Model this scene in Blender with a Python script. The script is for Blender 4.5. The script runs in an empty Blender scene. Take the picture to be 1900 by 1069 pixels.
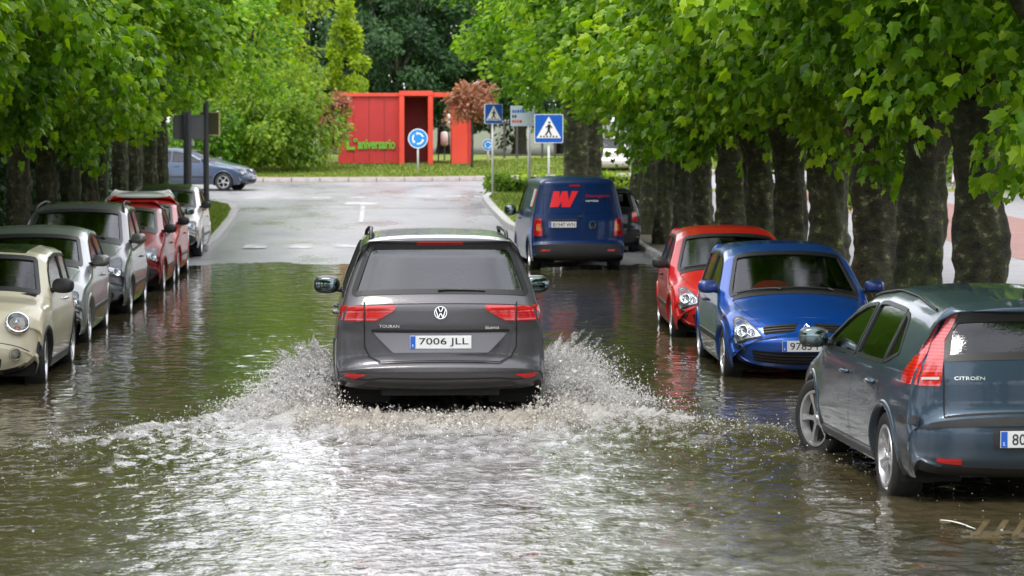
import bpy, bmesh, math, random
import numpy as np
from mathutils import Vector, Matrix

# ------------------------------------------------------------------ camera, world, sun, exposure
SC = bpy.context.scene
COL = SC.collection
R = math.radians
H_CAM = 2.38
cam_d = bpy.data.cameras.new('camera')
cam = bpy.data.objects.new('camera', cam_d)
COL.objects.link(cam)
SC.camera = cam
cam_d.sensor_width = 36.0
cam_d.lens = 5000.0 / 1900.0 * 36.0
cam_d.clip_start = 0.5
cam_d.clip_end = 3000.0
cam.location = (0.0, 0.0, H_CAM)
cam.rotation_euler = (R(90.0 - 3.05), 0.0, R(-2.86))
cam_d.dof.use_dof = True
cam_d.dof.focus_distance = 23.5
cam_d.dof.aperture_fstop = 5.0

SUN_EL, SUN_AZ = 58.0, 200.0          # degrees, azimuth clockwise from +Y
world = bpy.data.worlds.new('World')
SC.world = world
world.use_nodes = True
wn = world.node_tree.nodes; wl = world.node_tree.links
wn.clear()
w_out = wn.new('ShaderNodeOutputWorld'); w_bg = wn.new('ShaderNodeBackground')
sky = wn.new('ShaderNodeTexSky'); sky.sky_type = 'NISHITA'; sky.sun_disc = False
sky.sun_elevation = R(SUN_EL); sky.sun_rotation = R(SUN_AZ)
sky.air_density = 1.0; sky.dust_density = 2.0
w_tc = wn.new('ShaderNodeTexCoord')
w_map = wn.new('ShaderNodeMapping'); w_map.inputs['Scale'].default_value = (1.0, 1.0, 2.2)
w_n = wn.new('ShaderNodeTexNoise'); w_n.inputs['Scale'].default_value = 3.2
w_n.inputs['Detail'].default_value = 7.0; w_n.inputs['Roughness'].default_value = 0.55
w_r = wn.new('ShaderNodeValToRGB')
w_r.color_ramp.elements[0].position = 0.34; w_r.color_ramp.elements[0].color = (12.0, 12.2, 13.2, 1)
w_r.color_ramp.elements[1].position = 0.66; w_r.color_ramp.elements[1].color = (19.0, 19.0, 20.2, 1)
w_mix = wn.new('ShaderNodeMixRGB'); w_mix.inputs[0].default_value = 0.88
w_bg.inputs['Strength'].default_value = 0.10
wl.new(w_tc.outputs['Generated'], w_map.inputs['Vector']); wl.new(w_map.outputs[0], w_n.inputs['Vector'])
wl.new(w_n.outputs['Fac'], w_r.inputs[0]); wl.new(sky.outputs[0], w_mix.inputs[1]); wl.new(w_r.outputs[0], w_mix.inputs[2])
wl.new(w_mix.outputs[0], w_bg.inputs['Color']); wl.new(w_bg.outputs[0], w_out.inputs['Surface'])

sun_d = bpy.data.lights.new('sun', 'SUN')
sun_d.energy = 1.3; sun_d.angle = R(16.0); sun_d.color = (1.0, 0.95, 0.86)
sun = bpy.data.objects.new('sun', sun_d); COL.objects.link(sun)
_d = Vector((math.sin(R(SUN_AZ)) * math.cos(R(SUN_EL)), math.cos(R(SUN_AZ)) * math.cos(R(SUN_EL)), math.sin(R(SUN_EL))))
sun.rotation_euler = _d.to_track_quat('Z', 'Y').to_euler()
sun.location = (0, 0, 40)

SC.view_settings.view_transform = 'Standard'
SC.view_settings.look = 'None'
SC.view_settings.exposure = 0.7
SC.view_settings.gamma = 1.0
SC.view_settings.use_curve_mapping = False
SC.render.engine = 'CYCLES'
SC.cycles.use_adaptive_sampling = True
SC.cycles.adaptive_threshold = 0.02
SC.cycles.max_bounces = 6
SC.cycles.diffuse_bounces = 3
SC.cycles.glossy_bounces = 4
SC.cycles.transparent_max_bounces = 40
SC.cycles.sample_clamp_indirect = 6.0
SC.cycles.caustics_reflective = False
SC.cycles.caustics_refractive = False

rng = np.random.default_rng(7)
random.seed(7)

# ------------------------------------------------------------------ helpers
def link(o, parent=None):
    COL.objects.link(o)
    if parent is not None:
        o.parent = parent
    return o

def tag(o, label=None, cat=None, group=None, kind=None):
    if label: o['label'] = label
    if cat: o['category'] = cat
    if group: o['group'] = group
    if kind: o['kind'] = kind
    return o

def empty(name, loc=(0, 0, 0), rz=0.0, parent=None):
    o = bpy.data.objects.new(name, None)
    o.empty_display_size = 0.2
    o.location = loc; o.rotation_euler = (0, 0, rz)
    return link(o, parent)

def mesh_data(name, verts, faces, mat=None, smooth=True):
    me = bpy.data.meshes.new(name)
    me.from_pydata([tuple(map(float, v)) for v in verts], [], [tuple(int(i) for i in f) for f in faces])
    if mat is not None: me.materials.append(mat)
    if smooth: me.polygons.foreach_set('use_smooth', [True] * len(me.polygons))
    me.update()
    return me

def fast_mesh(name, verts, faces, mat=None, smooth=False):
    """verts (N,3) array, faces (M,k) array of equal size polygons"""
    verts = np.asarray(verts, dtype=np.float32); faces = np.asarray(faces, dtype=np.int32)
    me = bpy.data.meshes.new(name)
    M, k = faces.shape
    me.vertices.add(len(verts)); me.vertices.foreach_set('co', verts.ravel())
    me.loops.add(M * k); me.loops.foreach_set('vertex_index', faces.ravel())
    me.polygons.add(M)
    me.polygons.foreach_set('loop_start', np.arange(0, M * k, k, dtype=np.int32))
    me.polygons.foreach_set('use_smooth', np.full(M, smooth, dtype=bool))
    if mat is not None: me.materials.append(mat)
    me.update(calc_edges=True)
    return me

def add_attr(me, name, values, domain='POINT'):
    a = me.attributes.new(name, 'FLOAT', domain)
    a.data.foreach_set('value', np.asarray(values, dtype=np.float32))

def obj(name, me, parent=None, loc=None, rot=None, scale=None):
    o = bpy.data.objects.new(name, me)
    if loc is not None: o.location = loc
    if rot is not None: o.rotation_euler = rot
    if scale is not None: o.scale = scale
    return link(o, parent)

class MB:
    """collects simple solids into one mesh"""
    def __init__(s): s.v = []; s.f = []
    def add(s, v, f):
        n = len(s.v); s.v += [tuple(p) for p in v]; s.f += [tuple(i + n for i in q) for q in f]; return s
    def box(s, x0, x1, y0, y1, z0, z1):
        v = [(x0, y0, z0), (x1, y0, z0), (x1, y1, z0), (x0, y1, z0), (x0, y0, z1), (x1, y0, z1), (x1, y1, z1), (x0, y1, z1)]
        return s.add(v, [(0, 3, 2, 1), (4, 5, 6, 7), (0, 1, 5, 4), (1, 2, 6, 5), (2, 3, 7, 6), (3, 0, 4, 7)])
    def rbox(s, x0, x1, y0, y1, z0, z1, b=0.02):
        bm = bmesh.new(); bmesh.ops.create_cube(bm, size=1.0)
        for v in bm.verts:
            v.co = Vector(((x0 + x1) / 2 + v.co.x * (x1 - x0), (y0 + y1) / 2 + v.co.y * (y1 - y0), (z0 + z1) / 2 + v.co.z * (z1 - z0)))
        bmesh.ops.bevel(bm, geom=list(bm.edges), offset=b, segments=2, profile=0.7, affect='EDGES')
        bm.verts.index_update()
        s.add([v.co[:] for v in bm.verts], [[v.index for v in f.verts] for f in bm.faces]); bm.free(); return s
    def tube(s, path, rad, n=10, cap=True):
        path = [Vector(p) for p in path]
        if not hasattr(rad, '__len__'): rad = [rad] * len(path)
        rings = []
        for i, p in enumerate(path):
            t = (path[min(i + 1, len(path) - 1)] - path[max(i - 1, 0)]).normalized()
            a = t.cross(Vector((0, 0, 1)))
            if a.length < 1e-3: a = t.cross(Vector((0, 1, 0)))
            a.normalize(); b = t.cross(a)
            rings.append([p + (a * math.cos(2 * math.pi * k / n) + b * math.sin(2 * math.pi * k / n)) * rad[i] for k in range(n)])
        v = [q for r in rings for q in r]; f = []
        for i in range(len(path) - 1):
            for k in range(n):
                f.append((i * n + k, i * n + (k + 1) % n, (i + 1) * n + (k + 1) % n, (i + 1) * n + k))
        if cap:
            f.append(tuple(range(n - 1, -1, -1))); f.append(tuple((len(path) - 1) * n + k for k in range(n)))
        return s.add(v, f)
    def lathe(s, prof, axis='x', n=36, close=False):
        """prof list of (r, a): radius and position along axis"""
        v = []; f = []; m = len(prof)
        for k in range(n):
            c, q = math.cos(2 * math.pi * k / n), math.sin(2 * math.pi * k / n)
            for (r, a) in prof:
                if axis == 'x': v.append((a, r * c, r * q))
                elif axis == 'y': v.append((r * c, a, r * q))
                else: v.append((r * c, r * q, a))
        for k in range(n):
            k2 = (k + 1) % n
            for j in range(m - 1 + (1 if close else 0)):
                j2 = (j + 1) % m
                f.append((k * m + j, k2 * m + j, k2 * m + j2, k * m + j2))
        return s.add(v, f)
    def ellipsoid(s, c, r, e=1.0, n=14, m=10):
        v = []; f = []
        sp = lambda q: math.copysign(abs(q) ** e, q)
        for i in range(m + 1):
            th = -math.pi / 2 + math.pi * i / m
            for k in range(n):
                ph = 2 * math.pi * k / n
                v.append((c[0] + r[0] * sp(math.cos(th)) * sp(math.cos(ph)), c[1] + r[1] * sp(math.cos(th)) * sp(math.sin(ph)), c[2] + r[2] * sp(math.sin(th))))
        for i in range(m):
            for k in range(n):
                f.append((i * n + k, i * n + (k + 1) % n, (i + 1) * n + (k + 1) % n, (i + 1) * n + k))
        return s.add(v, f)
    def prism(s, poly, z0, z1):
        """poly in xy extruded in z"""
        n = len(poly)
        v = [(x, y, z0) for x, y in poly] + [(x, y, z1) for x, y in poly]
        f = [tuple(range(n - 1, -1, -1)), tuple(range(n, 2 * n))] + [(i, (i + 1) % n, n + (i + 1) % n, n + i) for i in range(n)]
        return s.add(v, f)
    def xf(s, M):
        s.v = [tuple(M @ Vector(p)) for p in s.v]; return s
    def data(s, name, mat, smooth=False, auto=None):
        me = mesh_data(name, s.v, s.f, mat, smooth or auto is not None)
        if auto is not None:
            bm = bmesh.new(); bm.from_mesh(me)
            for e in bm.edges:
                if len(e.link_faces) == 2 and e.calc_face_angle(0) > R(auto): e.smooth = False
            bmesh.ops.recalc_face_normals(bm, faces=bm.faces)
            bm.to_mesh(me); bm.free()
        return me
    def build(s, name, mat, parent=None, smooth=False, auto=None, **k):
        return obj(name, s.data(name, mat, smooth, auto), parent, **k)

_text_cache = {}
def text_mesh(txt, mat, height, width=None, depth=0.003, name='lettering', bold=0.0):
    """flat lettering in the xz plane, facing -y, centred"""
    cu = bpy.data.curves.new('txt', 'FONT'); cu.body = txt; cu.size = 1.0; cu.extrude = 0.01; cu.offset = bold
    cu.resolution_u = 3
    o = bpy.data.objects.new('txt', cu); COL.objects.link(o)
    dg = bpy.context.evaluated_depsgraph_get()
    me = bpy.data.meshes.new_from_object(o.evaluated_get(dg))
    COL.objects.unlink(o); bpy.data.objects.remove(o); bpy.data.curves.remove(cu)
    n = len(me.vertices); co = np.zeros(n * 3, dtype=np.float32); me.vertices.foreach_get('co', co); co = co.reshape(-1, 3)
    lo = co.min(0); hi = co.max(0)
    sx = height / (hi[1] - lo[1]); sxx = sx if width is None else width / (hi[0] - lo[0])
    out = np.zeros_like(co)
    out[:, 0] = (co[:, 0] - (lo[0] + hi[0]) / 2) * sxx
    out[:, 2] = (co[:, 1] - (lo[1] + hi[1]) / 2) * sx
    out[:, 1] = -(co[:, 2] - lo[2]) / (hi[2] - lo[2]) * depth
    me.vertices.foreach_set('co', out.ravel()); me.materials.clear(); me.materials.append(mat); me.name = name
    me.update()
    return me

# ------------------------------------------------------------------ materials
def new_mat(name):
    m = bpy.data.materials.new(name); m.use_nodes = True
    nt = m.node_tree
    return m, nt, nt.nodes['Principled BSDF']

def N(nt, kind, **kw):
    n = nt.nodes.new(kind)
    for k, v in kw.items():
        if k in n.inputs: n.inputs[k].default_value = v
        else: setattr(n, k, v)
    return n

def plain(name, col, rough=0.5, metal=0.0, coat=0.0, spec=0.5, noise=0.0, nscale=8.0, emit=None):
    m, nt, b = new_mat(name)
    b.inputs['Base Color'].default_value = (*col, 1); b.inputs['Roughness'].default_value = rough
    b.inputs['Metallic'].default_value = metal; b.inputs['Coat Weight'].default_value = coat
    b.inputs['Coat Roughness'].default_value = 0.04
    b.inputs['Specular IOR Level'].default_value = spec
    if noise > 0:
        tc = N(nt, 'ShaderNodeTexCoord'); no = N(nt, 'ShaderNodeTexNoise', Scale=nscale, Detail=5.0, Roughness=0.6)
        rp = N(nt, 'ShaderNodeMapRange'); rp.inputs[1].default_value = 0.3; rp.inputs[2].default_value = 0.7
        rp.inputs[3].default_value = 1.0 - noise; rp.inputs[4].default_value = 1.0 + noise
        mx = N(nt, 'ShaderNodeMixRGB', blend_type='MULTIPLY'); mx.inputs[0].default_value = 1.0
        mx.inputs[1].default_value = (*col, 1)
        nt.links.new(tc.outputs['Object'], no.inputs['Vector']); nt.links.new(no.outputs['Fac'], rp.inputs[0])
        nt.links.new(rp.outputs[0], mx.inputs[2]); nt.links.new(mx.outputs[0], b.inputs['Base Color'])
    return m

def paint(name, col, metal=0.35, rough=0.38, coat=1.0):
    """wet car paint: clear coat, road film, raindrops as fine relief"""
    m, nt, b = new_mat(name)
    b.inputs['Metallic'].default_value = metal; b.inputs['Roughness'].default_value = rough
    b.inputs['Coat Weight'].default_value = coat; b.inputs['Coat Roughness'].default_value = 0.05
    b.inputs['Coat IOR'].default_value = 1.38
    b.inputs['Specular IOR Level'].default_value = 0.25
    tc = N(nt, 'ShaderNodeTexCoord')
    no = N(nt, 'ShaderNodeTexNoise', Scale=3.0, Detail=6.0, Roughness=0.65)
    sp = N(nt, 'ShaderNodeSeparateXYZ')
    mr = N(nt, 'ShaderNodeMapRange'); mr.inputs[1].default_value = 0.55; mr.inputs[2].default_value = 0.15
    mr.inputs[3].default_value = 0.0; mr.inputs[4].default_value = 1.0
    mu = N(nt, 'ShaderNodeMath', operation='MULTIPLY')
    mx = N(nt, 'ShaderNodeMixRGB'); mx.inputs[1].default_value = (*col, 1)
    mx.inputs[2].default_value = (0.09, 0.075, 0.055, 1)
    nt.links.new(tc.outputs['Object'], no.inputs['Vector']); nt.links.new(tc.outputs['Object'], sp.inputs[0])
    nt.links.new(sp.outputs['Z'], mr.inputs[0]); nt.links.new(mr.outputs[0], mu.inputs[0]); nt.links.new(no.outputs['Fac'], mu.inputs[1])
    nt.links.new(mu.outputs[0], mx.inputs[0]); nt.links.new(mx.outputs[0], b.inputs['Base Color'])
    vo = N(nt, 'ShaderNodeTexVoronoi', Scale=55.0); vr = N(nt, 'ShaderNodeMapRange')
    vr.inputs[1].default_value = 0.0; vr.inputs[2].default_value = 0.32; vr.inputs[3].default_value = 1.0; vr.inputs[4].default_value = 0.0
    n2 = N(nt, 'ShaderNodeTexNoise', Scale=2.2, Detail=3.0)
    ad = N(nt, 'ShaderNodeMath', operation='MULTIPLY')
    bp = N(nt, 'ShaderNodeBump', Strength=0.16, Distance=0.006)
    sm = N(nt, 'ShaderNodeMath', operation='ADD')
    nt.links.new(tc.outputs['Object'], vo.inputs['Vector']); nt.links.new(vo.outputs['Distance'], vr.inputs[0])
    nt.links.new(tc.outputs['Object'], n2.inputs['Vector'])
    nt.links.new(vr.outputs[0], ad.inputs[0]); nt.links.new(n2.outputs['Fac'], ad.inputs[1])
    nt.links.new(ad.outputs[0], bp.inputs['Height'])
    nt.links.new(bp.outputs[0], b.inputs['Coat Normal'])
    return m

def glass_mat(name, tint=(0.12, 0.14, 0.14), rough=0.015, ior=1.5, drops=0.06):
    m, nt, b = new_mat(name)
    nt.nodes.remove(b)
    out = nt.nodes['Material Output']
    tr = N(nt, 'ShaderNodeBsdfTransparent'); tr.inputs[0].default_value = (*tint, 1)
    gl = N(nt, 'ShaderNodeBsdfGlossy'); gl.inputs['Roughness'].default_value = rough; gl.inputs[0].default_value = (0.95, 0.97, 1.0, 1)
    fr = N(nt, 'ShaderNodeFresnel', IOR=ior)
    mx = N(nt, 'ShaderNodeMixShader')
    tc = N(nt, 'ShaderNodeTexCoord'); vo = N(nt, 'ShaderNodeTexNoise', Scale=60.0, Detail=2.0)
    bp = N(nt, 'ShaderNodeBump', Strength=drops, Distance=0.01)
    nt.links.new(tc.outputs['Object'], vo.inputs['Vector']); nt.links.new(vo.outputs['Fac'], bp.inputs['Height'])
    nt.links.new(bp.outputs[0], gl.inputs['Normal']); nt.links.new(bp.outputs[0], fr.inputs['Normal'])
    nt.links.new(fr.outputs[0], mx.inputs[0]); nt.links.new(tr.outputs[0], mx.inputs[1]); nt.links.new(gl.outputs[0], mx.inputs[2])
    nt.links.new(mx.outputs[0], out.inputs['Surface'])
    return m

def lens_mat(name, col, rough=0.12):
    m, nt, b = new_mat(name)
    b.inputs['Roughness'].default_value = rough; b.inputs['Coat Weight'].default_value = 1.0
    tc = N(nt, 'ShaderNodeTexCoord'); w = N(nt, 'ShaderNodeTexWave', Scale=14.0, Distortion=1.2); w.bands_direction = 'Z'
    mx = N(nt, 'ShaderNodeMixRGB'); mx.inputs[1].default_value = (*[c * 0.62 for c in col], 1); mx.inputs[2].default_value = (*col, 1)
    nt.links.new(tc.outputs['Object'], w.inputs['Vector']); nt.links.new(w.outputs['Fac'], mx.inputs[0])
    nt.links.new(mx.outputs[0], b.inputs['Base Color'])
    return m

M = {}
M['black_plastic'] = plain('black_plastic', (0.022, 0.022, 0.024), 0.45, noise=0.2)
M['trim'] = plain('rubber_trim', (0.010, 0.010, 0.011), 0.4)
M['seam'] = plain('panel_gap', (0.004, 0.004, 0.004), 0.7)
M['tyre'] = plain('tyre_rubber', (0.016, 0.016, 0.016), 0.65, noise=0.3, nscale=20)
M['alloy'] = plain('alloy', (0.55, 0.55, 0.56), 0.3, metal=0.8, noise=0.12)
M['chrome'] = plain('chrome', (0.85, 0.86, 0.88), 0.08, metal=1.0)
M['dark'] = plain('dark_interior', (0.018, 0.018, 0.019), 0.8)
M['seat'] = plain('seat_cloth', (0.035, 0.035, 0.038), 0.9, noise=0.2, nscale=30)
M['under'] = plain('underbody', (0.010, 0.010, 0.010), 0.9)
M['glass'] = glass_mat('window_glass', ior=1.7)
M['glass_dark'] = glass_mat('dark_glass', (0.04, 0.05, 0.05), ior=1.6)
M['glass_tail'] = glass_mat('privacy_glass', (0.05, 0.06, 0.065), ior=1.95, drops=0.03)
M['glass_clear'] = glass_mat('windscreen_glass', (0.45, 0.49, 0.48), ior=1.6)
M['lens_clear'] = glass_mat('lamp_glass', (0.80, 0.82, 0.84), drops=0.1)
M['red_lens'] = lens_mat('red_lens', (0.50, 0.008, 0.010))
M['red_lens_bright'] = lens_mat('red_lens_bright', (0.62, 0.010, 0.010))
M['pink_lens'] = lens_mat('pale_red_lens', (0.70, 0.10, 0.11))
M['amber'] = lens_mat('amber_lens', (0.75, 0.16, 0.01))
M['white_lens'] = lens_mat('white_lens', (0.62, 0.60, 0.58))
M['reflector'] = plain('lamp_reflector', (0.62, 0.63, 0.65), 0.18, metal=0.75, noise=0.35, nscale=25)
M['plate_white'] = plain('plate_white', (0.70, 0.71, 0.72), 0.35, noise=0.06)
M['plate_blue'] = plain('plate_blue', (0.01, 0.10, 0.50), 0.4)
M['ink'] = plain('plate_ink', (0.012, 0.012, 0.014), 0.5)
M['white'] = plain('white_paint', (0.75, 0.75, 0.74), 0.45, noise=0.08)
M['mirror'] = plain('mirror_glass', (0.13, 0.17, 0.18), 0.05, metal=1.0)
# ------------------------------------------------------------------ car builder
def gsmooth(a, sig):
    if sig <= 0.3: return a
    k = int(sig * 3) + 1
    w = np.exp(-0.5 * (np.arange(-k, k + 1) / sig) ** 2); w /= w.sum()
    p = np.concatenate([2 * a[0] - a[k:0:-1], a, 2 * a[-1] - a[-2:-k - 2:-1]])
    return np.convolve(p, w, mode='valid')

def in_poly(px, py, poly):
    poly = np.asarray(poly); inside = np.zeros(px.shape, dtype=bool)
    x0, y0 = poly[-1]
    for x1, y1 in poly:
        c = ((y1 > py) != (y0 > py)) & (px < (x0 - x1) * (py - y1) / ((y0 - y1) if y0 != y1 else 1e-9) + x1)
        inside ^= c
        x0, y0 = x1, y1
    return inside

def round_poly(pts, r=0.03, n=4):
    """round the corners of a polygon; r scalar or list"""
    m = len(pts); out = []
    for i in range(m):
        p0 = np.array(pts[i - 1], float); p1 = np.array(pts[i], float); p2 = np.array(pts[(i + 1) % m], float)
        rr = r[i] if hasattr(r, '__len__') else r
        a = p0 - p1; b = p2 - p1; la = np.linalg.norm(a); lb = np.linalg.norm(b)
        q = min(rr, la * 0.45, lb * 0.45)
        if q < 1e-4: out.append(tuple(p1)); continue
        A = p1 + a / la * q; B = p1 + b / lb * q
        for k in range(n + 1):
            t = k / n
            out.append(tuple((1 - t) ** 2 * A + 2 * t * (1 - t) * p1 + t * t * B))
    return out

def resample(poly, step):
    out = []
    m = len(poly)
    for i in range(m):
        a = np.array(poly[i]); b = np.array(poly[(i + 1) % m]); k = max(1, int(np.linalg.norm(b - a) / step))
        for j in range(k): out.append(tuple(a + (b - a) * j / k))
    return out

def offset_poly(poly, d):
    """move a polygon's vertices inward by d (outward when negative)"""
    p = np.array(poly); area = 0.5 * np.sum(p[:, 0] * np.roll(p[:, 1], -1) - np.roll(p[:, 0], -1) * p[:, 1])
    e1 = p - np.roll(p, 1, 0); e2 = np.roll(p, -1, 0) - p
    n = lambda e: np.stack([-e[:, 1], e[:, 0]], 1) / (np.linalg.norm(e, axis=1)[:, None] + 1e-9)
    nn = n(e1) + n(e2); nn /= (np.linalg.norm(nn, axis=1)[:, None] + 1e-9)
    return [tuple(q) for q in p + nn * d * (1 if area > 0 else -1)]

def mirror_x(poly): return [(-a, b) for a, b in poly][::-1]

class Car:
    def __init__(s, name, L, hw, prof, sec, plan, mat, wheels, wr=0.31, track=None, fil=0.035, arch=0.045,
                 zb=None, sm=2.2, st=3):
        s.root = empty(name); s.L = L; s.hw = hw; s.mat = mat; s.fil = fil; s.off = -L / 2
        s.wheels = wheels; s.wr = wr; s.arch = arch
        p = np.array([q[:3] for q in prof], float)
        seg = np.sqrt(np.sum(np.diff(p[:, :2], axis=0) ** 2, 1)); cs = np.concatenate([[0], np.cumsum(seg)])
        u = np.arange(0, cs[-1], 0.01)
        y = gsmooth(np.interp(u, cs, p[:, 0]), sm); z = gsmooth(np.interp(u, cs, p[:, 1]), sm); d = gsmooth(np.interp(u, cs, p[:, 2]), 8)
        ty = np.gradient(y); tz = np.gradient(z); l = np.hypot(ty, tz) + 1e-9
        ny, nz = gsmooth(tz / l, 3), gsmooth(-ty / l, 3)
        s.st = st
        s.PY, s.PZ, s.PD, s.NY, s.NZ = (a[::st] for a in (y, z, d, ny, nz))
        zz = np.arange(0, 2.2, 0.01); s.secz = zz; s.sect = gsmooth(np.interp(zz, [q[0] for q in sec], [q[1] for q in sec]), 2.5)
        yy = np.arange(-0.3, L + 0.3, 0.01); s.plany = yy; s.plant = gsmooth(np.interp(yy, [q[0] for q in plan], [q[1] for q in plan]), 12)
        ye = s.PY + s.NY * s.PD; ze = s.PZ + s.NZ * s.PD
        s.XE = s.W(ye, ze) - fil
        s.iroof = int(np.argmax(s.PZ))
        s.zb = zb if zb is not None else min(s.PZ[0], s.PZ[-1])
        s.cut_rear = []; s.cut_front = []; s.cut_side = []
        s.parts = []
    def W(s, y, z):
        return s.hw * np.interp(z, s.secz, s.sect) * np.interp(y, s.plany, s.plant)
    @staticmethod
    def g(t):
        t = np.abs(t); return 0.45 * t ** 2 + 0.2 * t ** 4 + 0.35 * t ** 10
    def strip(s, si, x):
        """point on the wrap-over surface at fractional profile index si and lateral x"""
        k = np.arange(len(s.PY)); f = lambda a: np.interp(si, k, a)
        xe = f(s.XE); t = np.clip(x / xe, -1, 1); dd = f(s.PD) * s.g(t)
        return np.stack([x * np.ones_like(dd), f(s.PY) + f(s.NY) * dd, f(s.PZ) + f(s.NZ) * dd], -1)
    def seg_index(s, which, a):
        n = len(s.PY); ir = s.iroof; k = np.arange(n)
        if which == 'rear':
            zz = np.maximum.accumulate(s.PZ[:ir + 1] + k[:ir + 1] * 1e-7); return np.interp(a, zz, k[:ir + 1])
        if which == 'front':
            zz = np.maximum.accumulate((s.PZ[ir:] - k[ir:] * 1e-7)[::-1]); return np.interp(a, zz, k[ir:][::-1])
        yy = np.maximum.accumulate(s.PY[:] + k * 1e-7)   # 'top' by y
        return np.interp(a, yy, k)
    def mapper(s, which):
        if which in ('rear', 'front', 'top'):
            return lambda a, b: s.strip(s.seg_index(which, b), a)
        sg = -1.0 if which == 'left' else 1.0
        return lambda a, b: np.stack([sg * s.side_x(a, b), a, b], -1)
    def side_x(s, y, z):
        ye = s.PY + s.NY * s.PD; ze = s.PZ + s.NZ * s.PD; ir = s.iroof
        zr = np.maximum.accumulate(ze[:ir + 1]); zf = np.maximum.accumulate(ze[ir:][::-1])
        dr = y - np.interp(z, zr, ye[:ir + 1]); df = np.interp(z, zf, ye[ir:][::-1]) - y
        dist = np.maximum(np.minimum(dr, df), 0.0)
        fb = s.fil * (1 - np.sqrt(np.clip(1 - (1 - np.clip(dist / (s.fil * 2.2), 0, 1)) ** 2, 0, 1)))
        return s.W(y, z) - fb
    def surf(s, which, a, b, off=0.0):
        a = np.asarray(a, float); b = np.asarray(b, float); mp = s.mapper(which); e = 0.006
        p = mp(a, b); du = mp(a + e, b) - mp(a - e, b); dv = mp(a, b + e) - mp(a, b - e)
        n = np.cross(du, dv); n /= (np.linalg.norm(n, axis=-1)[..., None] + 1e-12)
        ref = {'rear': (0, -1, .2), 'front': (0, 1, .3), 'top': (0, 0, 1), 'left': (-1, 0, 0), 'right': (1, 0, 0)}[which]
        sg = np.sign(np.sum(n * np.array(ref), -1)); n = n * np.where(sg == 0, 1, sg)[..., None]
        q = p + n * off
        q[..., 1] += s.off
        return q, n
    # ---- body
    def body(s):
        n = len(s.PY); u = np.linspace(-1, 1, 47 if s.st > 2 else 65); t = np.sign(u) * (1 - (1 - np.abs(u)) ** 1.5)
        k = np.arange(n)
        V = np.zeros((n, len(t), 3))
        for j, tj in enumerate(t): V[:, j] = s.strip(k.astype(float), s.XE * tj)
        faces = []; m = len(t)
        xm = 0.25 * (V[:-1, :-1, 0] + V[1:, :-1, 0] + V[:-1, 1:, 0] + V[1:, 1:, 0])
        zm = np.repeat((0.5 * (s.PZ[:-1] + s.PZ[1:]))[:, None], m - 1, 1)
        kill = np.zeros_like(xm, dtype=bool)
        idx = np.arange(n - 1)[:, None]
        for poly in s.cut_rear: kill |= in_poly(xm, zm, poly) & (idx < s.iroof)
        for poly in s.cut_front: kill |= in_poly(xm, zm, poly) & (idx >= s.iroof)
        verts = V.reshape(-1, 3)
        for i in range(n - 1):
            for j in range(m - 1):
                if not kill[i, j]: faces.append((i * m + j, i * m + j + 1, (i + 1) * m + j + 1, (i + 1) * m + j))
        vs = [verts]; base = len(verts)
        q = np.linspace(0, 1, 27) ** 1.25
        for sg, col in ((-1, 0), (1, m - 1)):
            E = V[:, col]
            arc = np.concatenate([[0], np.cumsum(np.hypot(np.diff(E[:, 1]), np.diff(E[:, 2])))]); arc /= arc[-1]
            y0, y1 = E[0, 1], E[-1, 1]
            yf = y0 + (y1 - y0) * np.clip(0.8 * (E[:, 1] - y0) / (y1 - y0) + 0.2 * arc, 0, 1)
            yf = np.maximum.accumulate(yf)
            Y = E[:, 1][:, None] * (1 - q) + yf[:, None] * q
            Z = E[:, 2][:, None] * (1 - q) + s.zb * q
            ln = np.hypot(yf - E[:, 1], s.zb - E[:, 2])
            dist = ln[:, None] * q
            fb = s.fil * (1 - np.sqrt(np.clip(1 - (1 - np.clip(dist / (s.fil * 2.2), 0, 1)) ** 2, 0, 1)))
            X = s.W(Y, Z) - fb
            X[:, 0] = np.abs(E[:, 0])
            S = np.stack([sg * X, Y, Z], -1)
            ym = 0.25 * (Y[:-1, :-1] + Y[1:, :-1] + Y[:-1, 1:] + Y[1:, 1:]); zmm = 0.25 * (Z[:-1, :-1] + Z[1:, :-1] + Z[:-1, 1:] + Z[1:, 1:])
            kl = np.zeros_like(ym, dtype=bool)
            for poly in s.cut_side: kl |= in_poly(ym, zmm, poly)
            for yw in s.wheels: kl |= ((ym - yw) ** 2 + (zmm - s.wr) ** 2) < (s.wr + s.arch) ** 2
            mm = len(q); vs.append(S.reshape(-1, 3))
            for i in range(n - 1):
                for j in range(mm - 1):
                    if kl[i, j]: continue
                    a = (base + i * mm + j, base + (i + 1) * mm + j, base + (i + 1) * mm + j + 1, base + i * mm + j + 1)
                    faces.append(a if sg < 0 else a[::-1])
            base += n * mm
        P = np.concatenate(vs); P[:, 1] += s.off
        me = mesh_data('body', P, faces, s.mat, True)
        bm = bmesh.new(); bm.from_mesh(me)
        bmesh.ops.remove_doubles(bm, verts=bm.verts, dist=0.0008)
        bmesh.ops.delete(bm, geom=[v for v in bm.verts if not v.link_faces], context='VERTS')
        bmesh.ops.recalc_face_normals(bm, faces=bm.faces)
        bm.to_mesh(me); bm.free()
        me.polygons.foreach_set('use_smooth', [True] * len(me.polygons))
        s.body_o = obj('body', me, s.root)
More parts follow.
